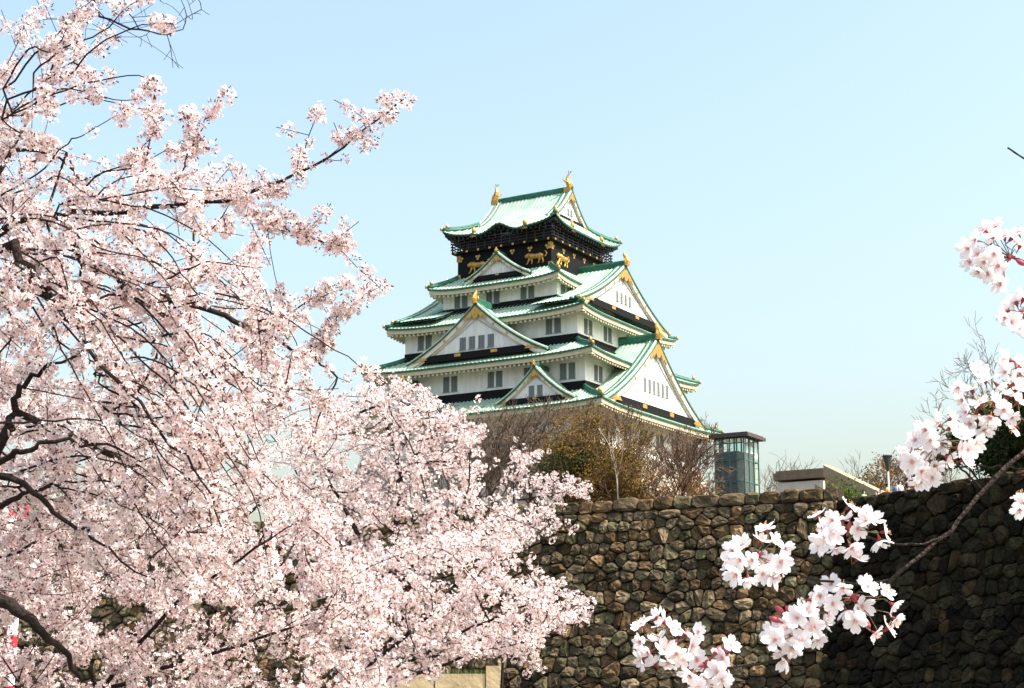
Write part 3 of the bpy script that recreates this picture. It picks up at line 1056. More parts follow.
def umbels(tree, rmax, per, spread, r, tips=1, skip=0.0, where=None):
    """umbel positions along the thin wood"""
    out = []
    for i in range(len(tree.p)):
        if tree.rad[i] > rmax or tree.par[i] < 0: continue
        if where is not None and not where(tree.p[i]): continue
        a, b = tree.p[tree.par[i]], tree.p[i]
        k = r.poisson(per * (.45 if i in tree.minr else 1))
        if not tree.kids[i]: k += tips
        for _ in range(k):
            if r.random() < skip: continue
            out.append(a + (b - a) * r.random() + r.normal(0, spread, 3))
    return out


def cherry(name, label, trunk, limbs, volumes, seed, tip, gain, cap, rmax, per, spread, templates, smin=.85, smax=1.15, step=.16, extra=None, skip=0, arcs=None, thick=None):
    r = np.random.default_rng(seed + 50)
    T = Tree(seed)
    T.path(trunk, step=.3)
    for i, l in enumerate(limbs): T.path(l, taper=(thick or {}).get(i))
    for poly, y0, y1, n in volumes: T.grow(volume(poly, y0, y1, n, r), step=step, maxd=2.6)
    if extra is not None and len(extra): T.grow(extra, step=step)
    for l in (arcs or []): T.path(l, step=.09, jit=.004, taper=(.0075, .0026))
    T.radii(tip, gain, cap)
    base = trunk[0]
    root = empty(name, base)
    wood = T.wood('trunk', M['bark'], root)
    pos = umbels(T, rmax, per, spread, r, skip=skip)
    bl = scatter('blossoms', pos, templates, M['petal'], root, r, smin, smax)
    for o in (wood, bl): o.matrix_parent_inverse = Matrix.Translation(-Vector([float(c) for c in base]))
    tag(root, label, 'cherry tree', 'blossoming cherry trees on the near bank')
    print(name, 'nodes', len(T.p), 'umbels', len(pos))
    return root


def px_path(*q): return [at(a, b, c) for a, b, c in q]


def arching(starts, n, dx, dy, y0, y1, r, droop=40):
    """long thin twigs that leave the limbs and arch over to the right"""
    out = []
    for _ in range(n):
        a = starts[r.integers(0, len(starts))]
        ax, ay, Y = a[0] + r.normal(0, 14), a[1] + r.normal(0, 12), r.uniform(y0, y1)
        ex, ey = r.uniform(*dx), r.uniform(*dy)
        k = r.uniform(.3, 1) * droop
        w = r.normal(0, 5, 8)
        out.append(px_path(*[(ax + ex * f + w[i], ay + ey * f - k * 4 * f * (1 - f) + w[-i - 1], Y - .5 * f) for i, f in enumerate((0, .3, .55, .8, 1))]))
    return out


# --- the near tree that fills the left of the view
rA = np.random.default_rng(21)
lims = [
    px_path((-120, 470, 10.2), (-40, 300, 10.0), (0, 232, 9.8), (60, 215, 9.6), (120, 211, 9.5), (176, 205, 9.4), (228, 199, 9.3), (282, 180, 9.2), (340, 146, 9.1), (402, 101, 9.0)),
    px_path((-60, 320, 10.2), (-20, 120, 10.1), (18, 78, 10.0), (58, 32, 9.9), (100, -4, 9.8)),
    px_path((-30, 150, 10.1), (29, 94, 9.9), (75, 62, 9.8), (123, 37, 9.7)),
    px_path((-20, 210, 9.9), (40, 90, 10.3), (62, 40, 10.4), (90, 10, 10.5)),
    px_path((147, 196, 9.5), (150, 140, 9.5), (160, 118, 9.5)),
    px_path((172, 190, 9.4), (190, 150, 9.4), (204, 120, 9.4), (228, 92, 9.4)),
    px_path((245, 208, 9.3), (290, 232, 9.2), (345, 246, 9.1)),
    px_path((-110, 420, 9.40), (0, 252, 9.10), (22, 262, 9.00), (46, 290, 8.90), (60, 306, 8.80)),
    px_path((46, 290, 8.90), (66, 318, 8.80), (111, 375, 8.60), (164, 433, 8.40), (201, 482, 8.30), (222, 540, 8.20)),
    px_path((60, 306, 8.80), (110, 296, 8.90), (150, 306, 9.00), (201, 352, 9.10), (260, 410, 9.10)),
    px_path((80, 260, 9.7), (140, 290, 9.8), (201, 308, 9.8), (246, 326, 9.8), (308, 357, 9.8), (349, 383, 9.8)),
    px_path((246, 326, 9.8), (279, 314, 9.7), (312, 302, 9.7), (345, 284, 9.7)),
    px_path((308, 357, 9.8), (334, 322, 9.8), (352, 306, 9.8), (380, 287, 9.8)),
    px_path((-100, 640, 9.50), (0, 445, 9.20), (10, 418, 9.20), (22, 388, 9.20), (44, 368, 9.10), (90, 350, 9.10)),
    px_path((-60, 560, 9.10), (0, 466, 8.80), (22, 450, 8.70), (54, 442, 8.70), (108, 446, 8.70), (150, 462, 8.70)),
    px_path((-60, 480, 9.20), (0, 475, 8.90), (40, 500, 8.80), (72, 524, 8.80), (96, 542, 8.70), (150, 580, 8.70)),
    px_path((-40, 520, 9.10), (8, 502, 9.00), (40, 488, 8.90), (76, 480, 8.90)),
    px_path((-90, 560, 9.00), (0, 599, 8.80), (24, 614, 8.70), (48, 638, 8.80), (80, 680, 9.60)),
    px_path((130, 460, 9.9), (178, 486, 9.8), (200, 560, 9.7), (250, 620, 9.6)),
    px_path((66, 150, 9.7), (80, 180, 9.7), (120, 165, 9.6), (180, 150, 9.6)),
]
edge = []
for l, w, n in ((lims[0], 17, 34), (lims[5], 11, 9), (lims[4], 12, 8), (lims[6], 14, 16), (lims[11], 11, 14), (lims[12], 11, 9), (lims[1], 20, 20), (lims[2], 20, 18), (lims[3], 22, 14)):
    L_ = np.array(l)
    for _ in range(n):
        i = rA.integers(max(0, len(L_) - 5), len(L_) - 1); f = rA.random()
        edge.append(L_[i] * (1 - f) + L_[i + 1] * f + rA.normal(0, w / F_PX * 9.5, 3))
for c in ((228, 91), (318, 112), (276, 127), (293, 126), (187, 115), (186, 124), (340, 246), (346, 284), (379, 287), (402, 101), (308, 185), (330, 205), (296, 215), (352, 125), (375, 112)):
    edge.append(at(c[0], c[1], 9.3))
cherry('cherry_tree', 'large near cherry tree whose blossoming branches fill the left side against the sky',
       [at(-330, 1000, 11.5) * (1, 1, 0) + (0, 0, GZ), at(-300, 800, 11.4), at(-240, 640, 11.0), at(-150, 520, 10.5), at(-120, 470, 10.2)],
       lims,
       [([(-60, 120), (20, 110), (60, 140), (110, 150), (150, 150), (240, 165), (285, 195), (270, 235), (300, 290), (330, 330), (345, 385), (330, 450), (250, 520), (200, 600), (-60, 640)], 9.2, 11.8, 860),
        ([(-60, 190), (120, 210), (230, 250), (280, 330), (300, 420), (210, 540), (-60, 620)], 9.6, 12.5, 560),
        ([(-60, -30), (60, -30), (120, 20), (100, 70), (60, 130), (-60, 150)], 9.4, 10.6, 36)],
       31, .0026, .44, .12, .0115, 1.0, .015, TA, .65, 1.3, extra=edge, thick={7: (.034, .014), 8: (.014, .004), 13: (.036, .006), 14: (.024, .004), 15: (.024, .004), 16: (.024, .004), 17: (.045, .012), 0: (.030, .004)},
       arcs=arching([(20, 262), (46, 290), (66, 318), (90, 300), (110, 296)], 16, (60, 210), (80, 260), 8.9, 9.4, rA) +
       arching([(0, 240), (60, 215), (120, 211), (150, 300), (20, 262)], 14, (90, 230), (-20, 120), 8.9, 9.5, rA) +
       arching([(0, 120), (0, 200), (20, 80), (60, 215)], 10, (70, 170), (-90, 10), 9.2, 9.8, rA, 15) +
       arching([(0, 470), (40, 500), (0, 440), (100, 400)], 12, (80, 230), (20, 120), 8.9, 9.4, rA) +
       arching([(150, 330), (200, 352), (111, 375)], 8, (60, 150), (60, 160), 8.8, 9.2, rA))

# --- the tree low on the left, a little behind
cherry('cherry_tree', 'low sunlit cherry tree massed along the bottom left corner',
       [at(60, 1000, 13.5) * (1, 1, 0) + (0, 0, GZ), at(70, 760, 13.5), at(100, 690, 13.4)],
       [px_path((100, 690, 13.4), (60, 620, 13.2), (0, 560, 13.0), (-40, 520, 12.8)), px_path((100, 690, 13.4), (170, 610, 13.0), (240, 560, 12.6), (300, 520, 12.4)),
        px_path((100, 690, 13.4), (220, 650, 12.6), (320, 620, 12.2)), px_path((20, 690, 12.6), (-40, 640, 12.4))],
       [([(-60, 520), (120, 490), (260, 480), (340, 500), (380, 560), (390, 620), (380, 720), (-60, 720)], 11.8, 14.6, 950)],
       47, .0026, .44, .12, .013, 1.35, .025, TA, .95, 1.25, step=.19)

# --- the tree in the middle, in front of the moat wall
cherry('cherry_tree', 'mid distance cherry tree with dark forked limbs below the keep',
       [at(395, 1000, 20.5) * (1, 1, 0) + (0, 0, GZ), at(392, 760, 20.5), at(396, 600, 20.4), at(400, 480, 20.2)],
       [px_path((400, 480, 20.2), (412, 462, 20.1), (425, 446, 20.0), (441, 437, 20.0), (462, 414, 19.9), (485, 405, 19.8)),
        px_path((401, 476, 20.2), (394, 446, 20.2), (384, 418, 20.1), (374, 390, 20.0)),
        px_path((396, 600, 20.4), (340, 500, 20.3), (310, 440, 20.2)), px_path((412, 462, 20.1), (450, 462, 20.0), (500, 470, 19.8)),
        px_path((396, 600, 20.4), (440, 520, 19.8), (500, 505, 19.4), (540, 515, 19.2)), px_path((441, 437, 20.0), (425, 405, 20.0), (412, 385, 20.0))],
       [([(285, 440), (310, 410), (345, 392), (372, 376), (392, 384), (412, 378), (440, 398), (462, 402), (468, 418), (445, 430), (500, 424), (492, 440), (455, 455), (485, 462), (490, 482), (470, 500), (520, 520), (560, 535), (480, 560), (300, 600), (280, 500)], 18.6, 22.0, 1150)],
       53, .0036, .44, .16, .017, 1.3, .045, TB, .9, 1.25, step=.24)

# --- the farther mass behind them on the left
cherry('cherry_tree', 'farther pale cherry tree seen through the branches of the large near one',
       [at(150, 1000, 27) * (1, 1, 0) + (0, 0, GZ), at(150, 760, 27), at(152, 600, 27), at(155, 520, 26.9)],
       [px_path((155, 520, 26.9), (90, 440, 26.5), (30, 400, 26.2), (-30, 380, 26)), px_path((155, 520, 26.9), (210, 430, 26.5), (260, 400, 26.3)), px_path((152, 600, 27), (240, 520, 26.5), (320, 470, 26.2)), px_path((152, 600, 27), (60, 520, 26.5), (-40, 480, 26.2))],
       [([(-60, 360), (20, 370), (100, 385), (180, 380), (270, 390), (330, 420), (350, 480), (340, 560), (200, 600), (-60, 600)], 25.0, 29.0, 1300)],
       67, .0040, .44, .2, .02, 1.4, .06, TB, 1.0, 1.4, step=.3)

# --- the slender tree reaching across the wall
cherry('cherry_tree', 'slender sparse cherry tree standing out against the bare trees below the keep',
       [at(500, 1000, 22.5) * (1, 1, 0) + (0, 0, GZ), at(500, 700, 22.5), at(508, 560, 22.4), at(514, 500, 22.3), at(513, 470, 22.3), at(516, 440, 22.2)],
       [px_path((514, 480, 22.3), (530, 462, 22.2), (545, 450, 22.1)), px_path((514, 500, 22.3), (550, 495, 22.2), (588, 486, 22.1)), px_path((510, 530, 22.3), (545, 522, 22.2), (578, 528, 22.1))],
       [([(508, 452), (520, 440), (540, 455), (548, 470), (566, 474), (594, 486), (590, 498), (560, 505), (545, 520), (580, 530), (560, 535), (500, 540), (494, 500)], 21.4, 23.2, 190)],
       59, .0034, .42, .12, .017, .8, .04, TB, .8, 1.15, step=.22)

# --- the tree whose outer branches hang low in front of the stones
cherry('cherry_tree', 'spreading cherry tree with low branch tips hanging over the sunlit moat wall stones',
       [at(330, 1000, 16.8) * (1, 1, 0) + (0, 0, GZ), at(335, 800, 16.8), at(345, 690, 16.7)],
       [px_path((345, 690, 16.7), (400, 640, 16.5), (470, 590, 16.2), (540, 560, 16.0)), px_path((345, 690, 16.7), (430, 650, 16.3), (510, 610, 16.0), (590, 606, 15.8)),
        px_path((345, 690, 16.7), (430, 670, 16.2), (490, 645, 16.0), (540, 640, 15.8)), px_path((345, 690, 16.7), (360, 610, 16.6), (400, 560, 16.4), (440, 545, 16.2))],
       [([(330, 560), (400, 540), (470, 530), (500, 530), (530, 545), (500, 565), (520, 572), (572, 578), (565, 590), (590, 600), (600, 615), (575, 628), (530, 640), (560, 668), (540, 678), (500, 655), (470, 660), (430, 680), (330, 720)], 15.0, 18.0, 850)],
       61, .0030, .44, .12, .015, 1.45, .04, TB, .85, 1.15, step=.2)

# --- bare twigs of a tree that has not flowered, at the top left
T = Tree(77)
T.path([at(-420, 1000, 12) * (1, 1, 0) + (0, 0, GZ), at(-380, 500, 12), at(-260, 150, 11.8), at(-60, -60, 11.6), at(60, -60, 11.5)], taper=(.15, .03))
T.path(px_path((60, -60, 11.5), (88, -8, 11.4), (110, 20, 11.4), (150, 33, 11.3), (183, 30, 11.3)))
T.path(px_path((60, -60, 11.5), (140, -30, 11.4), (190, -8, 11.3), (208, 16, 11.2)))
r_ = np.random.default_rng(5)
T.grow(volume([(100, -20), (200, -20), (208, 20), (195, 45), (170, 42), (188, 72), (172, 70), (150, 60), (110, 40), (80, 50), (70, 10)], 11, 11.7, 130, r_), step=.10, jit=.012, ang=.9)
T.radii(.0022, .4, .1)
bt = empty('bare_tree', (0, 0, GZ))
w_ = T.wood('trunk', M['bark'], bt); w_.matrix_parent_inverse = Matrix.Translation((0, 0, -GZ))
tag(bt, 'leafless thin twigs against the blue sky at the top left', 'bare tree')


# ------------------------------------------------------------------ trees around the keep
def bare_tree(name, base, h, spread, seed, material, label, levels=6, trunk_r=.16, up=.55, twig=.02, group='bare trees on the castle plateau', nb=(2, 4), leaves=None, lean=0.0, start=.25, leaf_n=3, leaf_s=.22, lo=.0):
    r = np.random.default_rng(seed)
    mb = MB(); tips = []

    def br(p, d, L, rad, lev):
        n = 3 if lev < 3 else 2
        pts, rr = [p], [rad]
        q = p.copy()
        for i in range(n):
            d = d + r.normal(0, .13, 3) + np.array((0, 0, .05))
            d /= np.linalg.norm(d)
            q = q + d * L / n
            pts.append(q); rr.append(max(rad * (1 - .4 * (i + 1) / n), twig * .6))
        mb.tube(pts, rr, 5 if lev < 2 else 3, cap=False)
        if lev >= levels:
            tips.append(q); return
        k = r.integers(nb[0], nb[1] + 1)
        for i in range(k):
            f = r.uniform(.45, 1) if i else 1.0
            j = min(int(f * n), n - 1)
            s = pts[j] + (pts[j + 1] - pts[j]) * (f * n - j)
            a = r.normal(0, 1, 3); a -= a.dot(d) * d; a /= np.linalg.norm(a)
            nd = d * r.uniform(.6, .95) + a * r.uniform(.3, .8) * spread + np.array((0, 0, up * .25))
            nd /= np.linalg.norm(nd)
            br(s, nd, L * r.uniform(.62, .85), max(rad * .62, twig), lev + 1)
    k0 = 3
    d0 = np.array((lean, 0, 1.0)); d0 /= np.linalg.norm(d0)
    br(np.zeros(3), d0, h * start, trunk_r, 0)
    sc = h / max(v[2] for v in mb.v)
    mb.v = [(x * sc, y * sc, z * sc) for x, y, z in mb.v]
    root = empty(name, tuple(base))
    mb.build('trunk', material, root)
    if leaves:
        Tm = []
        for q in range(5):
            V, Fq, C = [], [], []
            for i in range(7):
                B = rand_rot(1, r)[0]; c = r.normal(0, .32, 3); n_ = len(V)
                l, w = leaf_s, leaf_s * .6
                V += list(c + np.array([(0, 0, 0), (w / 2, l * .45, .02), (0, l, 0), (-w / 2, l * .45, .02)]) @ B.T)
                Fq.append((n_, n_ + 1, n_ + 2, n_ + 3)); k_ = r.uniform(.55, 1.5)
                t_ = np.array((k_ * r.uniform(.9, 1.25), k_, k_ * .9)); C += [t_] * 4
            Tm.append((np.array(V), np.array(Fq), np.array(C)))
        tp = np.array(tips) * sc
        tp = tp[tp[:, 2] > lo * h]
        pos = np.concatenate([tp + r.normal(0, .3, tp.shape) for _ in range(leaf_n)])
        scatter('crown', pos, Tm, M[leaves], root, r, .8, 1.3)
    tag(root, label, 'tree', group)
    return root


def ground_at(px, Y, z=12.55):
    p = at(px, 500, Y); p[2] = z
    return p


def tree_h(py, Y, z=12.55): return at(512, py, Y)[2] - z


for i, (px, py, Y, mt, lb, kw) in enumerate([
    (500, 408, 168, 'twig_grey', 'grey bare tree leftmost of those below the keep, behind the small cherry sprig', {}),
    (530, 404, 172, 'twig_grey', 'tall grey bare tree under the small left gable', {}),
    (470, 412, 176, 'twig_grey', 'grey bare tree mostly hidden behind the mid cherry tree', {}),
    (556, 398, 178, 'twig_grey', 'grey bare tree close behind the olive leaved tree', {}),
    (580, 408, 160, 'twig', 'olive leaved tree with yellow green clumps in front of the keep base', dict(leaves='leaf_olive', leaf_n=1, lo=.45)),
    (613, 428, 150, 'sunlit_strip', 'pale leaning tree shape added in place of a sunlit strip of the stone base', dict(levels=2, trunk_r=.26, start=1.6, lean=-.10, up=3.0, spread=.5, nb=(1, 2))),  # added tree shape, its pale colour stands for sunlit base stone
    (598, 392, 175, 'twig', 'russet budded tree at the near corner of the keep', dict()),
    (640, 398, 164, 'twig', 'fan shaped bare brown tree below the big right gable', dict(levels=7)),
    (672, 410, 170, 'twig', 'wide bare brown tree between the fan shaped tree and the glass lift', dict(levels=7)),
    (702, 428, 160, 'twig', 'small bare brown tree next to the glass lift', dict()),
    (572, 446, 158, 'twig', 'dark evergreen shrub under the olive leaved tree', dict(leaves='leaf_dark', leaf_n=3, levels=5, start=.15)),
    (600, 452, 158, 'twig', 'dark evergreen shrub right of the olive leaved tree', dict(leaves='leaf_dark', leaf_n=2, levels=5, start=.15)),
    (648, 474, 155, 'twig', 'russet shrub under the fan shaped bare tree', dict(leaves='leaf_brown', leaf_n=1, levels=5, start=.15)),
    (686, 473, 157, 'twig', 'low russet shrub left of the glass lift', dict(leaves='leaf_brown', leaf_n=1, levels=5, start=.15)),
    (622, 404, 172, 'twig', 'bare brown tree close under the corner of the lowest roof', dict(levels=7)),
    (655, 402, 176, 'twig', 'tall bare brown tree hugging the sunlit stone base', dict(levels=7)),
    (628, 440, 152, 'twig', 'low brown shrubby tree just behind the wall coping', dict(leaves='leaf_olive', leaf_n=1)),
]):
    kw.setdefault('levels', 6)
    kw.setdefault('trunk_r', .2)
    bare_tree('plateau_tree', ground_at(px, Y), tree_h(py, Y), kw.pop('spread', 1.0), 300 + i, M[mt], lb, twig=.024, nb=kw.pop('nb', (2, 3) if kw['levels'] > 6 else (2, 4)), **kw)

# trees beyond the right hand wall
for i, (px, py, Y, mt, lb, kw) in enumerate([
    (862, 452, 190, 'twig_grey', 'pale bare tree far behind the tan ramp', {}),
    (880, 462, 180, 'twig', 'yellowish budding tree behind the street lamp', dict(leaves='leaf_olive', leaf_n=1)),
    (905, 458, 185, 'twig', 'brown bare tree right of the street lamp', dict(leaves='leaf_brown', leaf_n=1)),
    (775, 452, 200, 'twig_grey', 'thin bare tree behind the glass lift balcony', dict(levels=5)),
    (1026, 308, 135, 'twig_grey', 'tall thin grey bare tree reaching up behind the right hand blossoms', dict(levels=7)),
    (966, 384, 150, 'twig_grey', 'brownish bare tree peeking over the right hand blossoms', {}),
    (985, 405, 130, 'twig', 'dark evergreen tree behind the right hand blossoms', dict(leaves='leaf_dark', leaf_n=3, leaf_s=.3)),
    (945, 432, 128, 'twig', 'low bare brown tree on top of the shaded wall', dict()),
    (1045, 385, 126, 'twig', 'dark evergreen tree at the right edge above the shaded wall', dict(leaves='leaf_dark', leaf_n=5, leaf_s=.3)),
]):
    kw.setdefault('levels', 6)
    bare_tree('far_tree', ground_at(px, Y), tree_h(py, Y), 1.0, 400 + i, M[mt], lb, twig=.018, trunk_r=.17, nb=(2, 4) if kw['levels'] < 7 else (2, 3), group='trees beyond the shaded wall', **kw)

# ------------------------------------------------------------------ glass lift beside the keep
base = at(738, 500, 182); base[2] = 12.55
lift = empty('glass_lift_tower', tuple(base), -TH)
H_ = at(740, 440, 182)[2] - 12.55
a_ = 1.75; b_ = 2.0
mb = MB(); gl = MB()
for x in np.linspace(-a_, a_, 5):
    for y in (-b_, b_): mb.box(x - .07, x + .07, y - .07, y + .07, 0, H_)
for y in np.linspace(-b_, b_, 4)[1:-1]:
    for x in (-a_, a_): mb.box(x - .07, x + .07, y - .07, y + .07, 0, H_)
for z in np.linspace(0.4, H_ - .1, 7):
    for y in (-b_, b_): mb.box(-a_, a_, y - .05, y + .05, z - .05, z + .05)
    for x in (-a_, a_): mb.box(x - .05, x + .05, -b_, b_, z - .05, z + .05)
mb.build('steel_frame', M['steel'], lift)
gl.box(-a_ + .03, a_ - .03, -b_ + .03, b_ - .03, .1, H_ - .1)
gl.build('glass_walls', M['glass'], lift)
mb = MB(); mb.box(-a_ * .93, a_ * .5, -b_ * .85, b_ * .85, 0, H_ * .90)
mb.build('lift_core', M['brown'], lift)
mb = MB(); mb.box(-a_ - .5, a_ + .7, -b_ - .5, b_ + .7, H_, H_ + .35)
mb.box(-a_ - .3, a_ + .5, -b_ - .3, b_ + .5, H_ + .35, H_ + .5)
mb.build('roof', M['brown'], lift)
mb = MB()
mb.box(a_ + .08, a_ + 2.2, -b_ + 1, b_ + 1.5, 3.2, 3.4)
for x, y in [(a_ + 2.15, y) for y in np.linspace(-b_ + 1, b_ + 1.5, 6)] + [(x, -b_ + 1.05) for x in np.linspace(a_ + .2, a_ + 2.1, 4)]:
    mb.box(x - .04, x + .04, y - .04, y + .04, 0 if x > a_ + 2 else 3.4, 4.7)
for z in (3.9, 4.3, 4.65):
    mb.box(a_ + 2.11, a_ + 2.19, -b_ + 1, b_ + 1.5, z, z + .08); mb.box(a_ + .1, a_ + 2.15, -b_ + 1.01, -b_ + 1.09, z, z + .08)
mb.build('balcony_railing', M['steel'], lift)
tag(lift, 'glass walled lift tower with brown flat roof beside the keep', 'lift tower')

# ------------------------------------------------------------------ low building and its ramp
nb_ = at(824, 467.5, 170); zr = nb_[2]
bld = empty('flat_roofed_building', (nb_[0], nb_[1], 12.55), -TH)
h = zr - 12.55
mb = MB(); mb.box(-5.4, -.25, .3, 9, 0, h - 1.25); mb.build('wall', M['beige'], bld)
mb = MB(); mb.box(-5.7, 0, 0, 9.5, h - 1.0, h - .25); mb.box(-5.5, -.2, .25, 9.3, h - .252, h); mb.build('roof', M['roof_tan'], bld)
mb = MB(); mb.box(-5.2, -.6, .24, .296, h - 2.9, h - 2.3)
mb.build('window_band', M['window'], bld)
mb = MB()
L_ = 26.0; dr = 2.9
mb.add([(.02, .2, 0), (.5, .2, 0), (.5, .2, h), (.02, .2, h), (.02, L_, 0), (.5, L_, 0), (.5, L_, h - dr - 2), (.02, L_, h - dr - 2)],
       [(0, 1, 2, 3), (4, 7, 6, 5), (0, 4, 5, 1), (1, 5, 6, 2), (2, 6, 7, 3), (3, 7, 4, 0)])
ramp = None
b0 = at(826, 467, 166); b1 = at(882, 494, 146)
mb = MB()
A_, B_ = b0, b1
n_ = 9
for i in range(n_):
    p0 = A_ + (B_ - A_) * i / n_; p1 = A_ + (B_ - A_) * (i + .985) / n_
    mb.bar(p0 - (0, 0, .35), p1 - (0, 0, .35), .6, 1.1)
    mb.bar(p0 - (0, 0, 1.6), p1 - (0, 0, 1.45), .3, .2)
    for f in (.1, .6):
        q = p0 + (p1 - p0) * f
        mb.box(q[0] - .18, q[0] + .18, q[1] - .18, q[1] + .18, 12.55, q[2] - .7)
rp = mb.build('stair_ramp', M['tan'])
tag(rp, 'tan masonry stair parapet sloping down from the flat roofed building', 'ramp')
rq = MB()
rq.quad(A_ - (1.0, -1.2, 1.6), B_ - (1.0, -1.2, 1.6), (B_[0] - 1, B_[1] + 1.2, 12.5), (A_[0] - 1, A_[1] + 1.2, 12.5))
o = rq.build('ramp_wall', M['tan'], rp)
tag(bld, 'low flat roofed pale building with a dark brown roof edge', 'building')
# small bushes by the step of the wall
for px, Y, s_, sd, lb in ((846, 122, 1.9, 1, 'small green bush in the notch where the moat walls meet'), (860, 126, 1.5, 2, 'low green bush beside the stair ramp foot')):
    r_ = np.random.default_rng(sd)
    b = ground_at(px, Y); b[2] = 12.55
    bare_tree('bush', b, s_, 1.4, 500 + sd, M['twig'], lb, levels=4, trunk_r=.06, leaves='leaf_bush', leaf_n=3, leaf_s=.2, group='bushes on the wall top') if 'leaf_bush' in M else None

# ------------------------------------------------------------------ street lamp
lp = at(889, 492, 121); lp[2] = 12.55
lt = at(889, 456, 121)[2] - 12.55
lamp = empty('street_lamp', tuple(lp))
mb = MB(); mb.tube([(0, 0, 0), (0, 0, .5), (0, 0, lt - 1.0)], [.13, .09, .075], 8); mb.build('pole', M['pole'], lamp, True)
mb = MB(); mb.tube([(0, 0, lt - 1.15), (0, 0, lt - .9), (0, 0, lt - .12), (0, 0, lt)], [.09, .15, .32, .36], 10); mb.build('lamp_head', M['lamp'], lamp)
mb = MB(); mb.tube([(0, 0, lt), (0, 0, lt + .06)], [.4, .34], 12); mb.build('lamp_cap', M['lamp'], lamp)
tag(lamp, 'street lamp with dark flared head on a pale pole above the shaded wall', 'street lamp')


# ------------------------------------------------------------------ people on the terrace
def person(loc, rz, top, legs, hair, label, sc=1.0, arm=0):
    root = empty('person', loc, rz)
    def skin_mesh(name, pts, edges, material, par):
        me = bpy.data.meshes.new(name); me.from_pydata([p[0] for p in pts], edges, [])
        o = bpy.data.objects.new(name, me); COL.objects.link(o); o.parent = par
        me.materials.append(material)
        md = o.modifiers.new('skin', 'SKIN'); md.use_smooth_shade = True
        for v, p in zip(me.skin_vertices[0].data, pts): v.radius = (p[1], p[2] if len(p) > 2 else p[1])
        me.skin_vertices[0].data[0].use_root = True
        sb = o.modifiers.new('sub', 'SUBSURF'); sb.levels = sb.render_levels = 1
        return o
    g = lambda x, y, z: (x * sc, y * sc, z * sc)
    ax = .3 if arm == 0 else .34
    hz = .95 if arm == 0 else 1.25
    hy = -.05 if arm == 0 else -.32
    body = [(g(0, 0, .95), .15 * sc, .11 * sc), (g(0, 0, 1.2), .15 * sc, .11 * sc), (g(0, 0, 1.4), .15 * sc, .1 * sc), (g(0, 0, 1.52), .055 * sc), (g(0, -.02, 1.6), .085 * sc, .095 * sc), (g(0, -.02, 1.72), .07 * sc, .08 * sc),
            (g(.19, 0, 1.42), .055 * sc), (g(ax, .02, 1.15), .045 * sc), (g(ax - .02, hy, hz), .035 * sc), (g(-.19, 0, 1.42), .055 * sc), (g(-ax, .02, 1.15), .045 * sc), (g(-ax + .02, hy, hz), .035 * sc),
            (g(.1, 0, .85), .085 * sc), (g(.11, -.02, .48), .062 * sc), (g(.11, .01, .08), .045 * sc), (g(.11, -.13, .04), .04 * sc), (g(-.1, 0, .85), .085 * sc), (g(-.11, -.02, .48), .062 * sc), (g(-.11, .01, .08), .045 * sc), (g(-.11, -.13, .04), .04 * sc)]
    ed = [(0, 1), (1, 2), (2, 3), (3, 4), (4, 5), (2, 6), (6, 7), (7, 8), (2, 9), (9, 10), (10, 11), (0, 12), (12, 13), (13, 14), (14, 15), (0, 16), (16, 17), (17, 18), (18, 19)]
    skin_mesh('body', body, ed, M['skin'], root)
    f = 1.22
    tb = [(p[0], p[1] * f, (p[2] if len(p) > 2 else p[1]) * f) for p in body]
    skin_mesh('jacket', [tb[0], tb[1], tb[2], tb[6], tb[7], tb[9], tb[10]], [(0, 1), (1, 2), (2, 3), (3, 4), (2, 5), (5, 6)], top, root)
    skin_mesh('trousers', [tb[0], tb[12], tb[13], tb[14], tb[16], tb[17], tb[18]], [(0, 1), (1, 2), (2, 3), (0, 4), (4, 5), (5, 6)], legs, root)
    mb = MB()
    mb.tube([g(0, .03, 1.58), g(0, .035, 1.68), g(0, .01, 1.76), g(0, -.01, 1.815)], [.088 * sc, .105 * sc, .1 * sc, .04 * sc], 10)
    mb.build('hair', hair, root, True)
    tag(root, label, 'person', 'people strolling along the terrace')
    return root


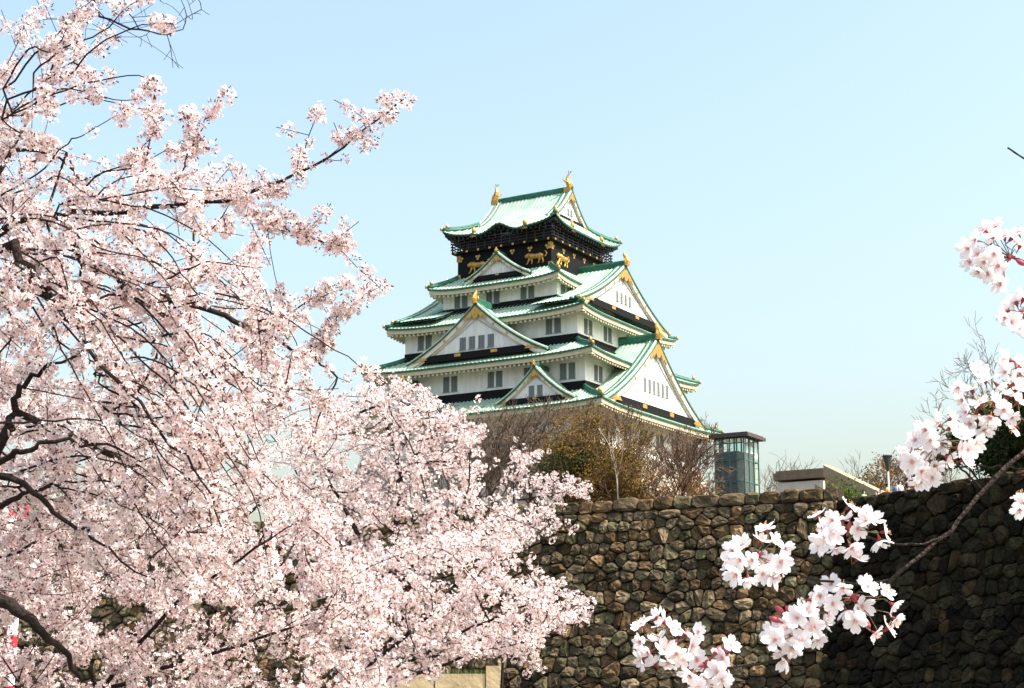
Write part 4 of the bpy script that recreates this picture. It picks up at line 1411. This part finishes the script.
cl = lambda n, c: mat(n, c, .8)
navy, orange, white, green, blk, blue, pink = cl('navy_cloth', (.03, .04, .08)), cl('orange_cloth', (.75, .22, .05)), cl('pale_cloth', (.75, .77, .8)), cl('bright_green_cloth', (.05, .5, .12)), cl('black_cloth', (.015, .015, .017)), cl('blue_cloth', (.12, .3, .65)), cl('brown_cloth', (.25, .12, .07))
M['leaf_bush'] = petal_mat('bright_bush_leaves', (.07, .12, .025), .25)
for px, Y, s_, sd, lb in ((845, 121, 1.9, 1, 'small green bush in the notch where the moat walls meet'), (856, 125, 1.6, 2, 'low green bush beside the stair ramp foot')):
    b = ground_at(px, Y)
    bare_tree('bush', b, s_, 1.4, 500 + sd, M['twig'], lb, levels=4, trunk_r=.06, leaves='leaf_bush', leaf_n=3, leaf_s=.2, group='bushes on the wall top')
for px, Y, tp, lg, lb, sc, arm, rz in (
        (864, 118.5, green, navy, 'person in a bright green top by the foot of the stair ramp', .96, 0, .4),
        (876, 119, pink, blk, 'person in a brown coat left of the orange jacket', 1.0, 0, -.6),
        (881, 117, white, navy, 'person in a pale top just left of the orange jacket', .92, 1, .2),
        (888, 115, orange, navy, 'person in an orange jacket under the street lamp', 1.0, 0, .9),
        (897, 114, blue, navy, 'person in a blue jacket right of the street lamp', .98, 0, -.3),
        (900.5, 113.4, white, blk, 'person in a white shirt beside the blue jacket', 1.0, 0, .5),
        (908, 112.4, blk, blk, 'dark dressed person with black hair near the blossoms', 1.05, 1, 1.4),
        (914, 111.8, pink, navy, 'person in a reddish brown jacket rightmost on the terrace', .97, 0, 0)):
    p = at(px, 495, Y)
    person((p[0], p[1], 12.56), rz, tp, lg, M['hair'], lb, sc, arm)

# ------------------------------------------------------------------ low parapet on the near bank
p0 = at(405, 688, 40); p1 = at(500, 688, 40)
par = empty('low_stone_parapet', (p1[0], p1[1], GZ))
zt_ = at(470, 673, 40)[2] - GZ
mb = MB()
x = -.35; i = 0
rr_ = np.random.default_rng(9)
while x > -2.9:
    w = rr_.uniform(.7, 1.3)
    mb.box(x - w + .03, x, -.22 + rr_.uniform(-.02, .02), .22, 0, zt_ - .02 + rr_.uniform(-.05, .03)); x -= w
mb.build('blocks', M['tan'], par)
mb = MB(); mb.box(-.33, .02, -.26, .26, 0, at(498, 666, 40)[2] - GZ); mb.build('end_post', M['tan'], par)
tag(par, 'pale low stone parapet with square end post under the hanging blossoms', 'parapet')
g = MB()
for _ in range(500):
    x = rr_.uniform(-2.9, -.3); y = rr_.uniform(.3, 1.1); hh_ = rr_.uniform(.1, .28); a = rr_.uniform(0, 3.14)
    z0 = zt_ - .12
    g.add([(x - .02 * math.cos(a), y - .02 * math.sin(a), z0), (x + .02 * math.cos(a), y + .02 * math.sin(a), z0), (x + rr_.normal(0, .06), y + rr_.normal(0, .06), z0 + hh_)], [(0, 1, 2)])
g.box(-2.9, -.3, .25, 1.2, 0, zt_ - .1)
g.shift((p1[0], p1[1], GZ))
tag(g.build('grass', M['grass']), kind='stuff')

# ------------------------------------------------------------------ festival lanterns hidden among the left hand blossoms
def lantern(px, py, Y, label, first=None):
    p = at(px, py, Y)
    root = empty('paper_lantern', tuple(p))
    mb = MB(); mb.tube([(0, 0, -.16), (0, 0, -.13), (0, 0, 0), (0, 0, .13), (0, 0, .16)], [.03, .05, .06, .05, .03], 12); mb.build('paper_shade', M['red'], root, True)
    rings = Pieces(); rings.new().tube([(0, 0, .16), (0, 0, .19), (0, 0, .192), (0, 0, .25)], [.035, .035, .008, .008], 10); rings.new().tube([(0, 0, -.19), (0, 0, -.16)], .035, 10)
    rings.build('cap_ring', M['lamp'], root)
    tag(root, label, 'lantern', 'red paper lanterns on a cord')
    return root


for px, lb in ((12, 'red paper lantern leftmost on the cord under the dark limb'), (19, 'middle red paper lantern of the three on the cord'), (25.5, 'red paper lantern rightmost of three on the cord')):
    lantern(px, 515, 26.0, lb)
pa, pb = at(-120, 495, 26.0), at(120, 495, 26.0)
mb = MB(); mb.tube([pa, at(12, 501, 26.0), at(26, 501, 26.0), pb], .01, 5)
tag(mb.build('lantern_cord', M['lamp']), 'thin dark cord carrying the red paper lanterns', 'cord')
# red and white striped pole
pp = at(12, 640, 14.8)
mb = MB(); zb_ = GZ; topz = at(12, 612, 14.8)[2]
sp = empty('striped_pole', (pp[0], pp[1], GZ))
mb.tube([(0, 0, 0), (0, 0, topz - GZ)], .045, 12); mb.build('pole', M['white'], sp, True)
bands = Pieces()
for i in range(int((topz - GZ) / .22)):
    bands.new().tube([(0, 0, i * .22), (0, 0, i * .22 + .11)], .048, 12)
bands.build('red_band', M['red'], sp)
tag(sp, 'red and white striped festival pole at the bottom left edge', 'pole')

# ------------------------------------------------------------------ the near cherry branch on the right
def flower_mesh(name, seed):
    r = np.random.default_rng(seed)
    V, Fq, C = [], [], []
    nu, nv = 5, 4
    fr = .0172
    cup = r.uniform(.05, .75)
    for k in range(5):
        a0 = k * 1.2566 + r.normal(0, .06); tw = r.normal(0, .3); cp = cup + r.normal(0, .18)
        n = len(V)
        for j in range(nv + 1):
            v = j / nv
            wd = (.16 + .95 * math.sin(min(v * 1.02, 1) * math.pi * .60) ** 1.3) * .5
            if v > .7: wd *= 1 - .5 * (v - .7) / .3
            for i in range(nu + 1):
                u = 2 * i / nu - 1
                rad = v * (1 - .08 * u * u * v - (.17 * max(0, 1 - abs(u) * 2.2) if v == 1 else 0))
                x = rad; y = u * wd * .78
                z = cp * rad * rad * .7 + .12 * u * u * v + tw * u * .3 * v + r.normal(0, .012)
                ca, sa = math.cos(a0), math.sin(a0)
                V.append(((x * ca - y * sa) * fr, (x * sa + y * ca) * fr, z * fr))
                t = min(1, v * 4.0)
                base = np.array((.76, .38, .40)) * (1 - t) + np.array((.94, .915, .918)) * t
                if v > .85: base = base * np.array((1, .975, .985))
                C.append(base)
        for j in range(nv):
            for i in range(nu): Fq.append((n + j * (nu + 1) + i, n + j * (nu + 1) + i + 1, n + (j + 1) * (nu + 1) + i + 1, n + (j + 1) * (nu + 1) + i))
    for s in range(16):                                         # stamens
        a = r.uniform(0, 6.28); l = r.uniform(.3, .55) * fr; sp_ = r.uniform(.15, .75)
        tipp = np.array((math.cos(a) * sp_ * l, math.sin(a) * sp_ * l, l)); w = .00022
        n = len(V)
        px_ = np.array((-math.sin(a), math.cos(a), 0)) * w
        V += [tuple(-px_), tuple(px_), tuple(tipp + px_), tuple(tipp - px_)]; C += [np.array((.85, .55, .55))] * 4
        Fq.append((n, n + 1, n + 2, n + 3))
        n = len(V); e_ = .0007
        V += [tuple(tipp + (e_ * math.cos(a), e_ * math.sin(a), 0)), tuple(tipp + (0, 0, e_)), tuple(tipp - (e_ * math.cos(a), e_ * math.sin(a), 0)), tuple(tipp - (0, 0, e_))]
        C += [np.array((.75, .50, .12))] * 4; Fq.append((n, n + 1, n + 2, n + 3))
    n = len(V)                                                  # calyx tube and star sepals
    for j, (rr, zz) in enumerate(((.0032, .0002), (.0026, -.004), (.0014, -.008))):
        for i in range(6):
            V.append((rr * math.cos(i * 1.047), rr * math.sin(i * 1.047), zz)); C.append(np.array((.42, .10, .10)))
    for j in range(2):
        for i in range(6): Fq.append((n + j * 6 + i, n + j * 6 + (i + 1) % 6, n + (j + 1) * 6 + (i + 1) % 6, n + (j + 1) * 6 + i))
    for k in range(5):
        a = k * 1.2566 + .63; n = len(V)
        ca, sa = math.cos(a), math.sin(a)
        for x, y, z in ((.001, -.0018, -.0012), (.001, .0018, -.0012), (.0075, .0006, -.0014), (.0075, -.0006, -.0014)):
            V.append((x * ca - y * sa, x * sa + y * ca, z)); C.append(np.array((.38, .12, .09)))
        Fq.append((n, n + 1, n + 2, n + 3))
    o = np_mesh(name, np.array(V), np.array(Fq), M['petal_near'], None, np.array(C), smooth=True)
    me = o.data
    bpy.data.objects.remove(o)
    return me


FM = [flower_mesh('blossom', 900 + i) for i in range(7)]
nearT = Tree(88)
YN = 2.2
tb0 = np.array((2.3, 3.2, GZ))
nearT.path([tb0, (2.25, 3.15, -.9), (2.05, 3.0, -.2), (1.85, 2.9, .3), (1.78, 2.9, .9), (1.9, 3.0, 1.6), (2.0, 3.1, 2.4)], step=.12, taper=(.15, .05))
b_main = px_path((1500, 330, 2.7), (1300, 352, 2.5), (1150, 385, 2.35), (1060, 425, 2.25), (1024, 452, 2.2), (985, 488, 2.2), (949, 530, 2.2), (899, 573, 2.2), (875, 592, 2.2), (849, 613, 2.2), (816, 638, 2.18), (780, 659, 2.16), (735, 667, 2.15), (703, 664, 2.15))
nearT.path(b_main, step=.025, jit=.0012)
nearT.path(px_path((899, 574, 2.2), (885, 581, 2.2), (860, 584, 2.2), (821, 580, 2.18), (795, 574, 2.17), (774, 566, 2.16), (757, 558, 2.16)), step=.02, jit=.001)
nearT.path(px_path((940, 537, 2.2), (925, 544, 2.2), (905, 544, 2.19), (885, 543, 2.18), (862, 535, 2.18), (845, 528, 2.17)), step=.02, jit=.001)
nearT.path(px_path((982, 490, 2.2), (970, 476, 2.19), (955, 461, 2.18), (942, 446, 2.17), (935, 438, 2.17)), step=.02, jit=.001)
nearT.path(px_path((1040, 470, 2.3), (1010, 467, 2.3), (985, 466, 2.3), (960, 467, 2.3)), step=.02, jit=.001)
nearT.path(px_path((849, 613, 2.2), (848, 605, 2.2), (852, 598, 2.2)), step=.01, jit=.0005)
nearT.path(px_path((1300, 352, 2.5), (1150, 380, 2.4), (1050, 425, 2.3), (1012, 412, 2.28), (990, 402, 2.27)), step=.03, jit=.001)
nearT.path(px_path((1400, 250, 2.6), (1200, 280, 2.5), (1090, 300, 2.4), (1045, 270, 2.35), (1012, 257, 2.33)), step=.03, jit=.001)
nearT.path(px_path((1090, 300, 2.4), (1050, 315, 2.36), (1022, 312, 2.34)), step=.02, jit=.001)
nearT.path(px_path((1200, 280, 2.5), (1120, 215, 2.45), (1060, 176, 2.42), (1024, 158, 2.4), (1007, 148, 2.4)), step=.03, jit=.001)
nearT.path(px_path((1150, 385, 2.35), (1080, 480, 2.25), (1035, 502, 2.22)), step=.03, jit=.001)
rg = np.random.default_rng(66)
nearT.grow(rg.uniform((1.35, 2.75, .5), (3.2, 4.0, 2.6), (150, 3)), step=.12)
nearT.radii(.0024, .5)
# the wood thickens steadily towards the trunk
n_ = len(nearT.p); depth = np.zeros(n_)
for i in range(n_ - 1, -1, -1):
    if nearT.par[i] >= 0:
        depth[nearT.par[i]] = max(depth[nearT.par[i]], depth[i] + np.linalg.norm(nearT.p[i] - nearT.p[nearT.par[i]]))
nearT.rad = .0016 + .0036 * depth + .012 * np.clip(depth - 1.0, 0, 9) ** 1.2

rj = np.random.default_rng(3)
for i, v in nearT.minr.items(): nearT.rad[i] = max(nearT.rad[i], v)
nearT.rad *= 1 + .06 * rj.normal(size=n_)
near = empty('cherry_tree', tuple(tb0))
wo = nearT.wood('trunk', M['bark_near'], near)
inv = Matrix.Translation(-Vector([float(c) for c in tb0]))
wo.matrix_parent_inverse = inv
off_ = [q for i, q in enumerate(nearT.p) if nearT.rad[i] < .012 and q[0] > 1.3 and q[1] > 2.7 and q[2] > .45]
far_b = scatter('blossoms', np.array(off_) + rg.normal(0, .02, (len(off_), 3)), TA, M['petal'], near, rg, .8, 1.2)
far_b.matrix_parent_inverse = inv
tag(near, 'nearest cherry tree reaching in from the right with large white blossoms', 'cherry tree')


def cluster(cx, cy, Y, flowers, buds=(), stem=None, seed=0):
    """an umbel whose flowers hang on pedicels from one spur"""
    r = np.random.default_rng(seed)
    c0 = at(cx, cy, Y)
    mb = MB()
    items = []
    for fx, fy in flowers:
        p = at(fx, fy, Y - r.uniform(-.012, .03))
        d = p - c0
        dn = d / (np.linalg.norm(d) + 1e-6)
        face = dn * r.uniform(.5, 1.1) + np.array((r.normal(0, .5), -r.uniform(-.15, .9), r.normal(.1, .5)))
        face /= np.linalg.norm(face)
        end = p - face * .008
        mb.tube([c0, c0 + d * .45 + r.normal(0, .002, 3), end - face * .006, end], [.0009, .0007, .0007, .0012], 5, cap=False)
        items.append((p, face))
    o = mb.build('flower_cluster', M['pedicel'], near, True)
    o.matrix_parent_inverse = inv
    if True:
        bm_ = MB()
        for q in range(5):                                       # red-brown bud scales at the spur
            d = r.normal(size=3); d /= np.linalg.norm(d)
            bm_.tube([c0, c0 + d * .004, c0 + d * .011], [.0016, .0034, .0006], 6)
        for bx_, by_ in buds:
            p = at(bx_, by_, Y - .005); d = p - c0; dn = d / np.linalg.norm(d)
            bm_.tube([c0, c0 + d * .6, p - dn * .006, p, p + dn * .006, p + dn * .010], [.0008, .0008, .0016, .0042, .0036, .0008], 7)
        b = bm_.build('buds', M['bud'], o, True)
    for p, face in items:
        f = bpy.data.objects.new('blossom', FM[r.integers(0, len(FM))])
        COL.objects.link(f); f.parent = o
        q = Vector([float(x) for x in face]).to_track_quat('Z', 'Y') @ Vector((0, 0, 1)).to_track_quat('Z', 'Y').inverted()
        rot = Vector([float(x) for x in face]).to_track_quat('Z', 'Y').to_matrix().to_4x4() @ Matrix.Rotation(r.uniform(0, 6.28), 4, 'Z')
        s = r.uniform(.80, 1.04)
        f.matrix_basis = Matrix.Translation([float(x) for x in p]) @ rot @ Matrix.Scale(s, 4)
    return o


cluster(757, 556, 2.16, [(742, 545), (732, 551), (729, 563), (736, 575), (748, 579), (763, 574), (774, 577), (781, 562), (785, 549), (776, 541), (766, 528), (760, 540), (752, 560), (766, 562), (740, 560), (779, 571)], seed=1)
cluster(848, 529, 2.17, [(818, 515), (822, 528), (828, 541), (836, 549), (820, 543), (832, 521), (849, 506), (860, 512), (866, 521), (858, 529), (842, 520), (885, 532), (880, 541), (858, 558), (852, 548), (872, 519), (832, 533)], seed=2)
cluster(852, 598, 2.18, [(831, 584), (820, 596), (816, 610), (833, 604), (843, 588), (868, 586), (886, 592), (893, 605), (896, 620), (888, 628), (876, 634), (862, 606), (846, 612), (855, 621)], buds=[(866, 622)], seed=3)
cluster(805, 633, 2.17, [(812, 600), (806, 612), (797, 618), (786, 628), (775, 640), (780, 652), (792, 648), (801, 640), (813, 627), (824, 622), (829, 612), (790, 636), (772, 632), (818, 640), (784, 660)], buds=[(781, 611), (776, 620), (790, 612)], seed=4)
cluster(672, 645, 2.15, [(641, 624), (656, 617), (663, 622), (640, 642), (648, 653), (641, 660), (658, 640), (672, 628), (685, 634), (692, 646), (683, 660), (698, 632), (668, 663), (655, 664), (697, 660), (676, 654), (665, 650)], seed=5)
cluster(706, 664, 2.15, [(722, 658), (731, 645), (727, 664), (717, 672), (705, 680), (712, 688), (698, 688), (722, 680), (690, 676)], buds=[(716, 652), (724, 652)], seed=6)
cluster(938, 442, 2.17, [(905, 455), (915, 440), (925, 430), (938, 424), (950, 428), (962, 436), (958, 448), (948, 458), (936, 466), (922, 472), (912, 462), (928, 452), (942, 445), (920, 482), (968, 450), (975, 443), (908, 470), (932, 478), (964, 460), (952, 418), (930, 440), (912, 448)], seed=7)
cluster(985, 402, 2.26, [(962, 400), (972, 390), (985, 380), (998, 386), (1008, 396), (1004, 410), (990, 418), (976, 414), (966, 412), (980, 402), (996, 402), (1014, 384), (1018, 402), (970, 424), (984, 430), (1012, 418), (978, 372), (958, 388)], seed=8)
cluster(1018, 368, 2.3, [(1005, 372), (1012, 380), (1020, 375), (1022, 362), (1014, 428), (1008, 360), (1026, 384), (1030, 370)], seed=9)
cluster(1010, 257, 2.32, [(975, 240), (984, 230), (995, 227), (1004, 236), (990, 244), (978, 254), (970, 262), (984, 262), (994, 254), (988, 274), (978, 272), (998, 266), (1012, 238), (1020, 246), (1000, 284), (1018, 232), (968, 248), (992, 236)], buds=[(1001, 275), (1020, 262)], seed=10)
cluster(1026, 312, 2.33, [(1008, 312), (1012, 322), (1020, 326), (1005, 318), (1016, 302), (1028, 322), (1024, 298), (1030, 308)], seed=11)
cluster(1030, 500, 2.2, [(1022, 496), (1020, 510), (1026, 504), (1034, 496)], seed=12)
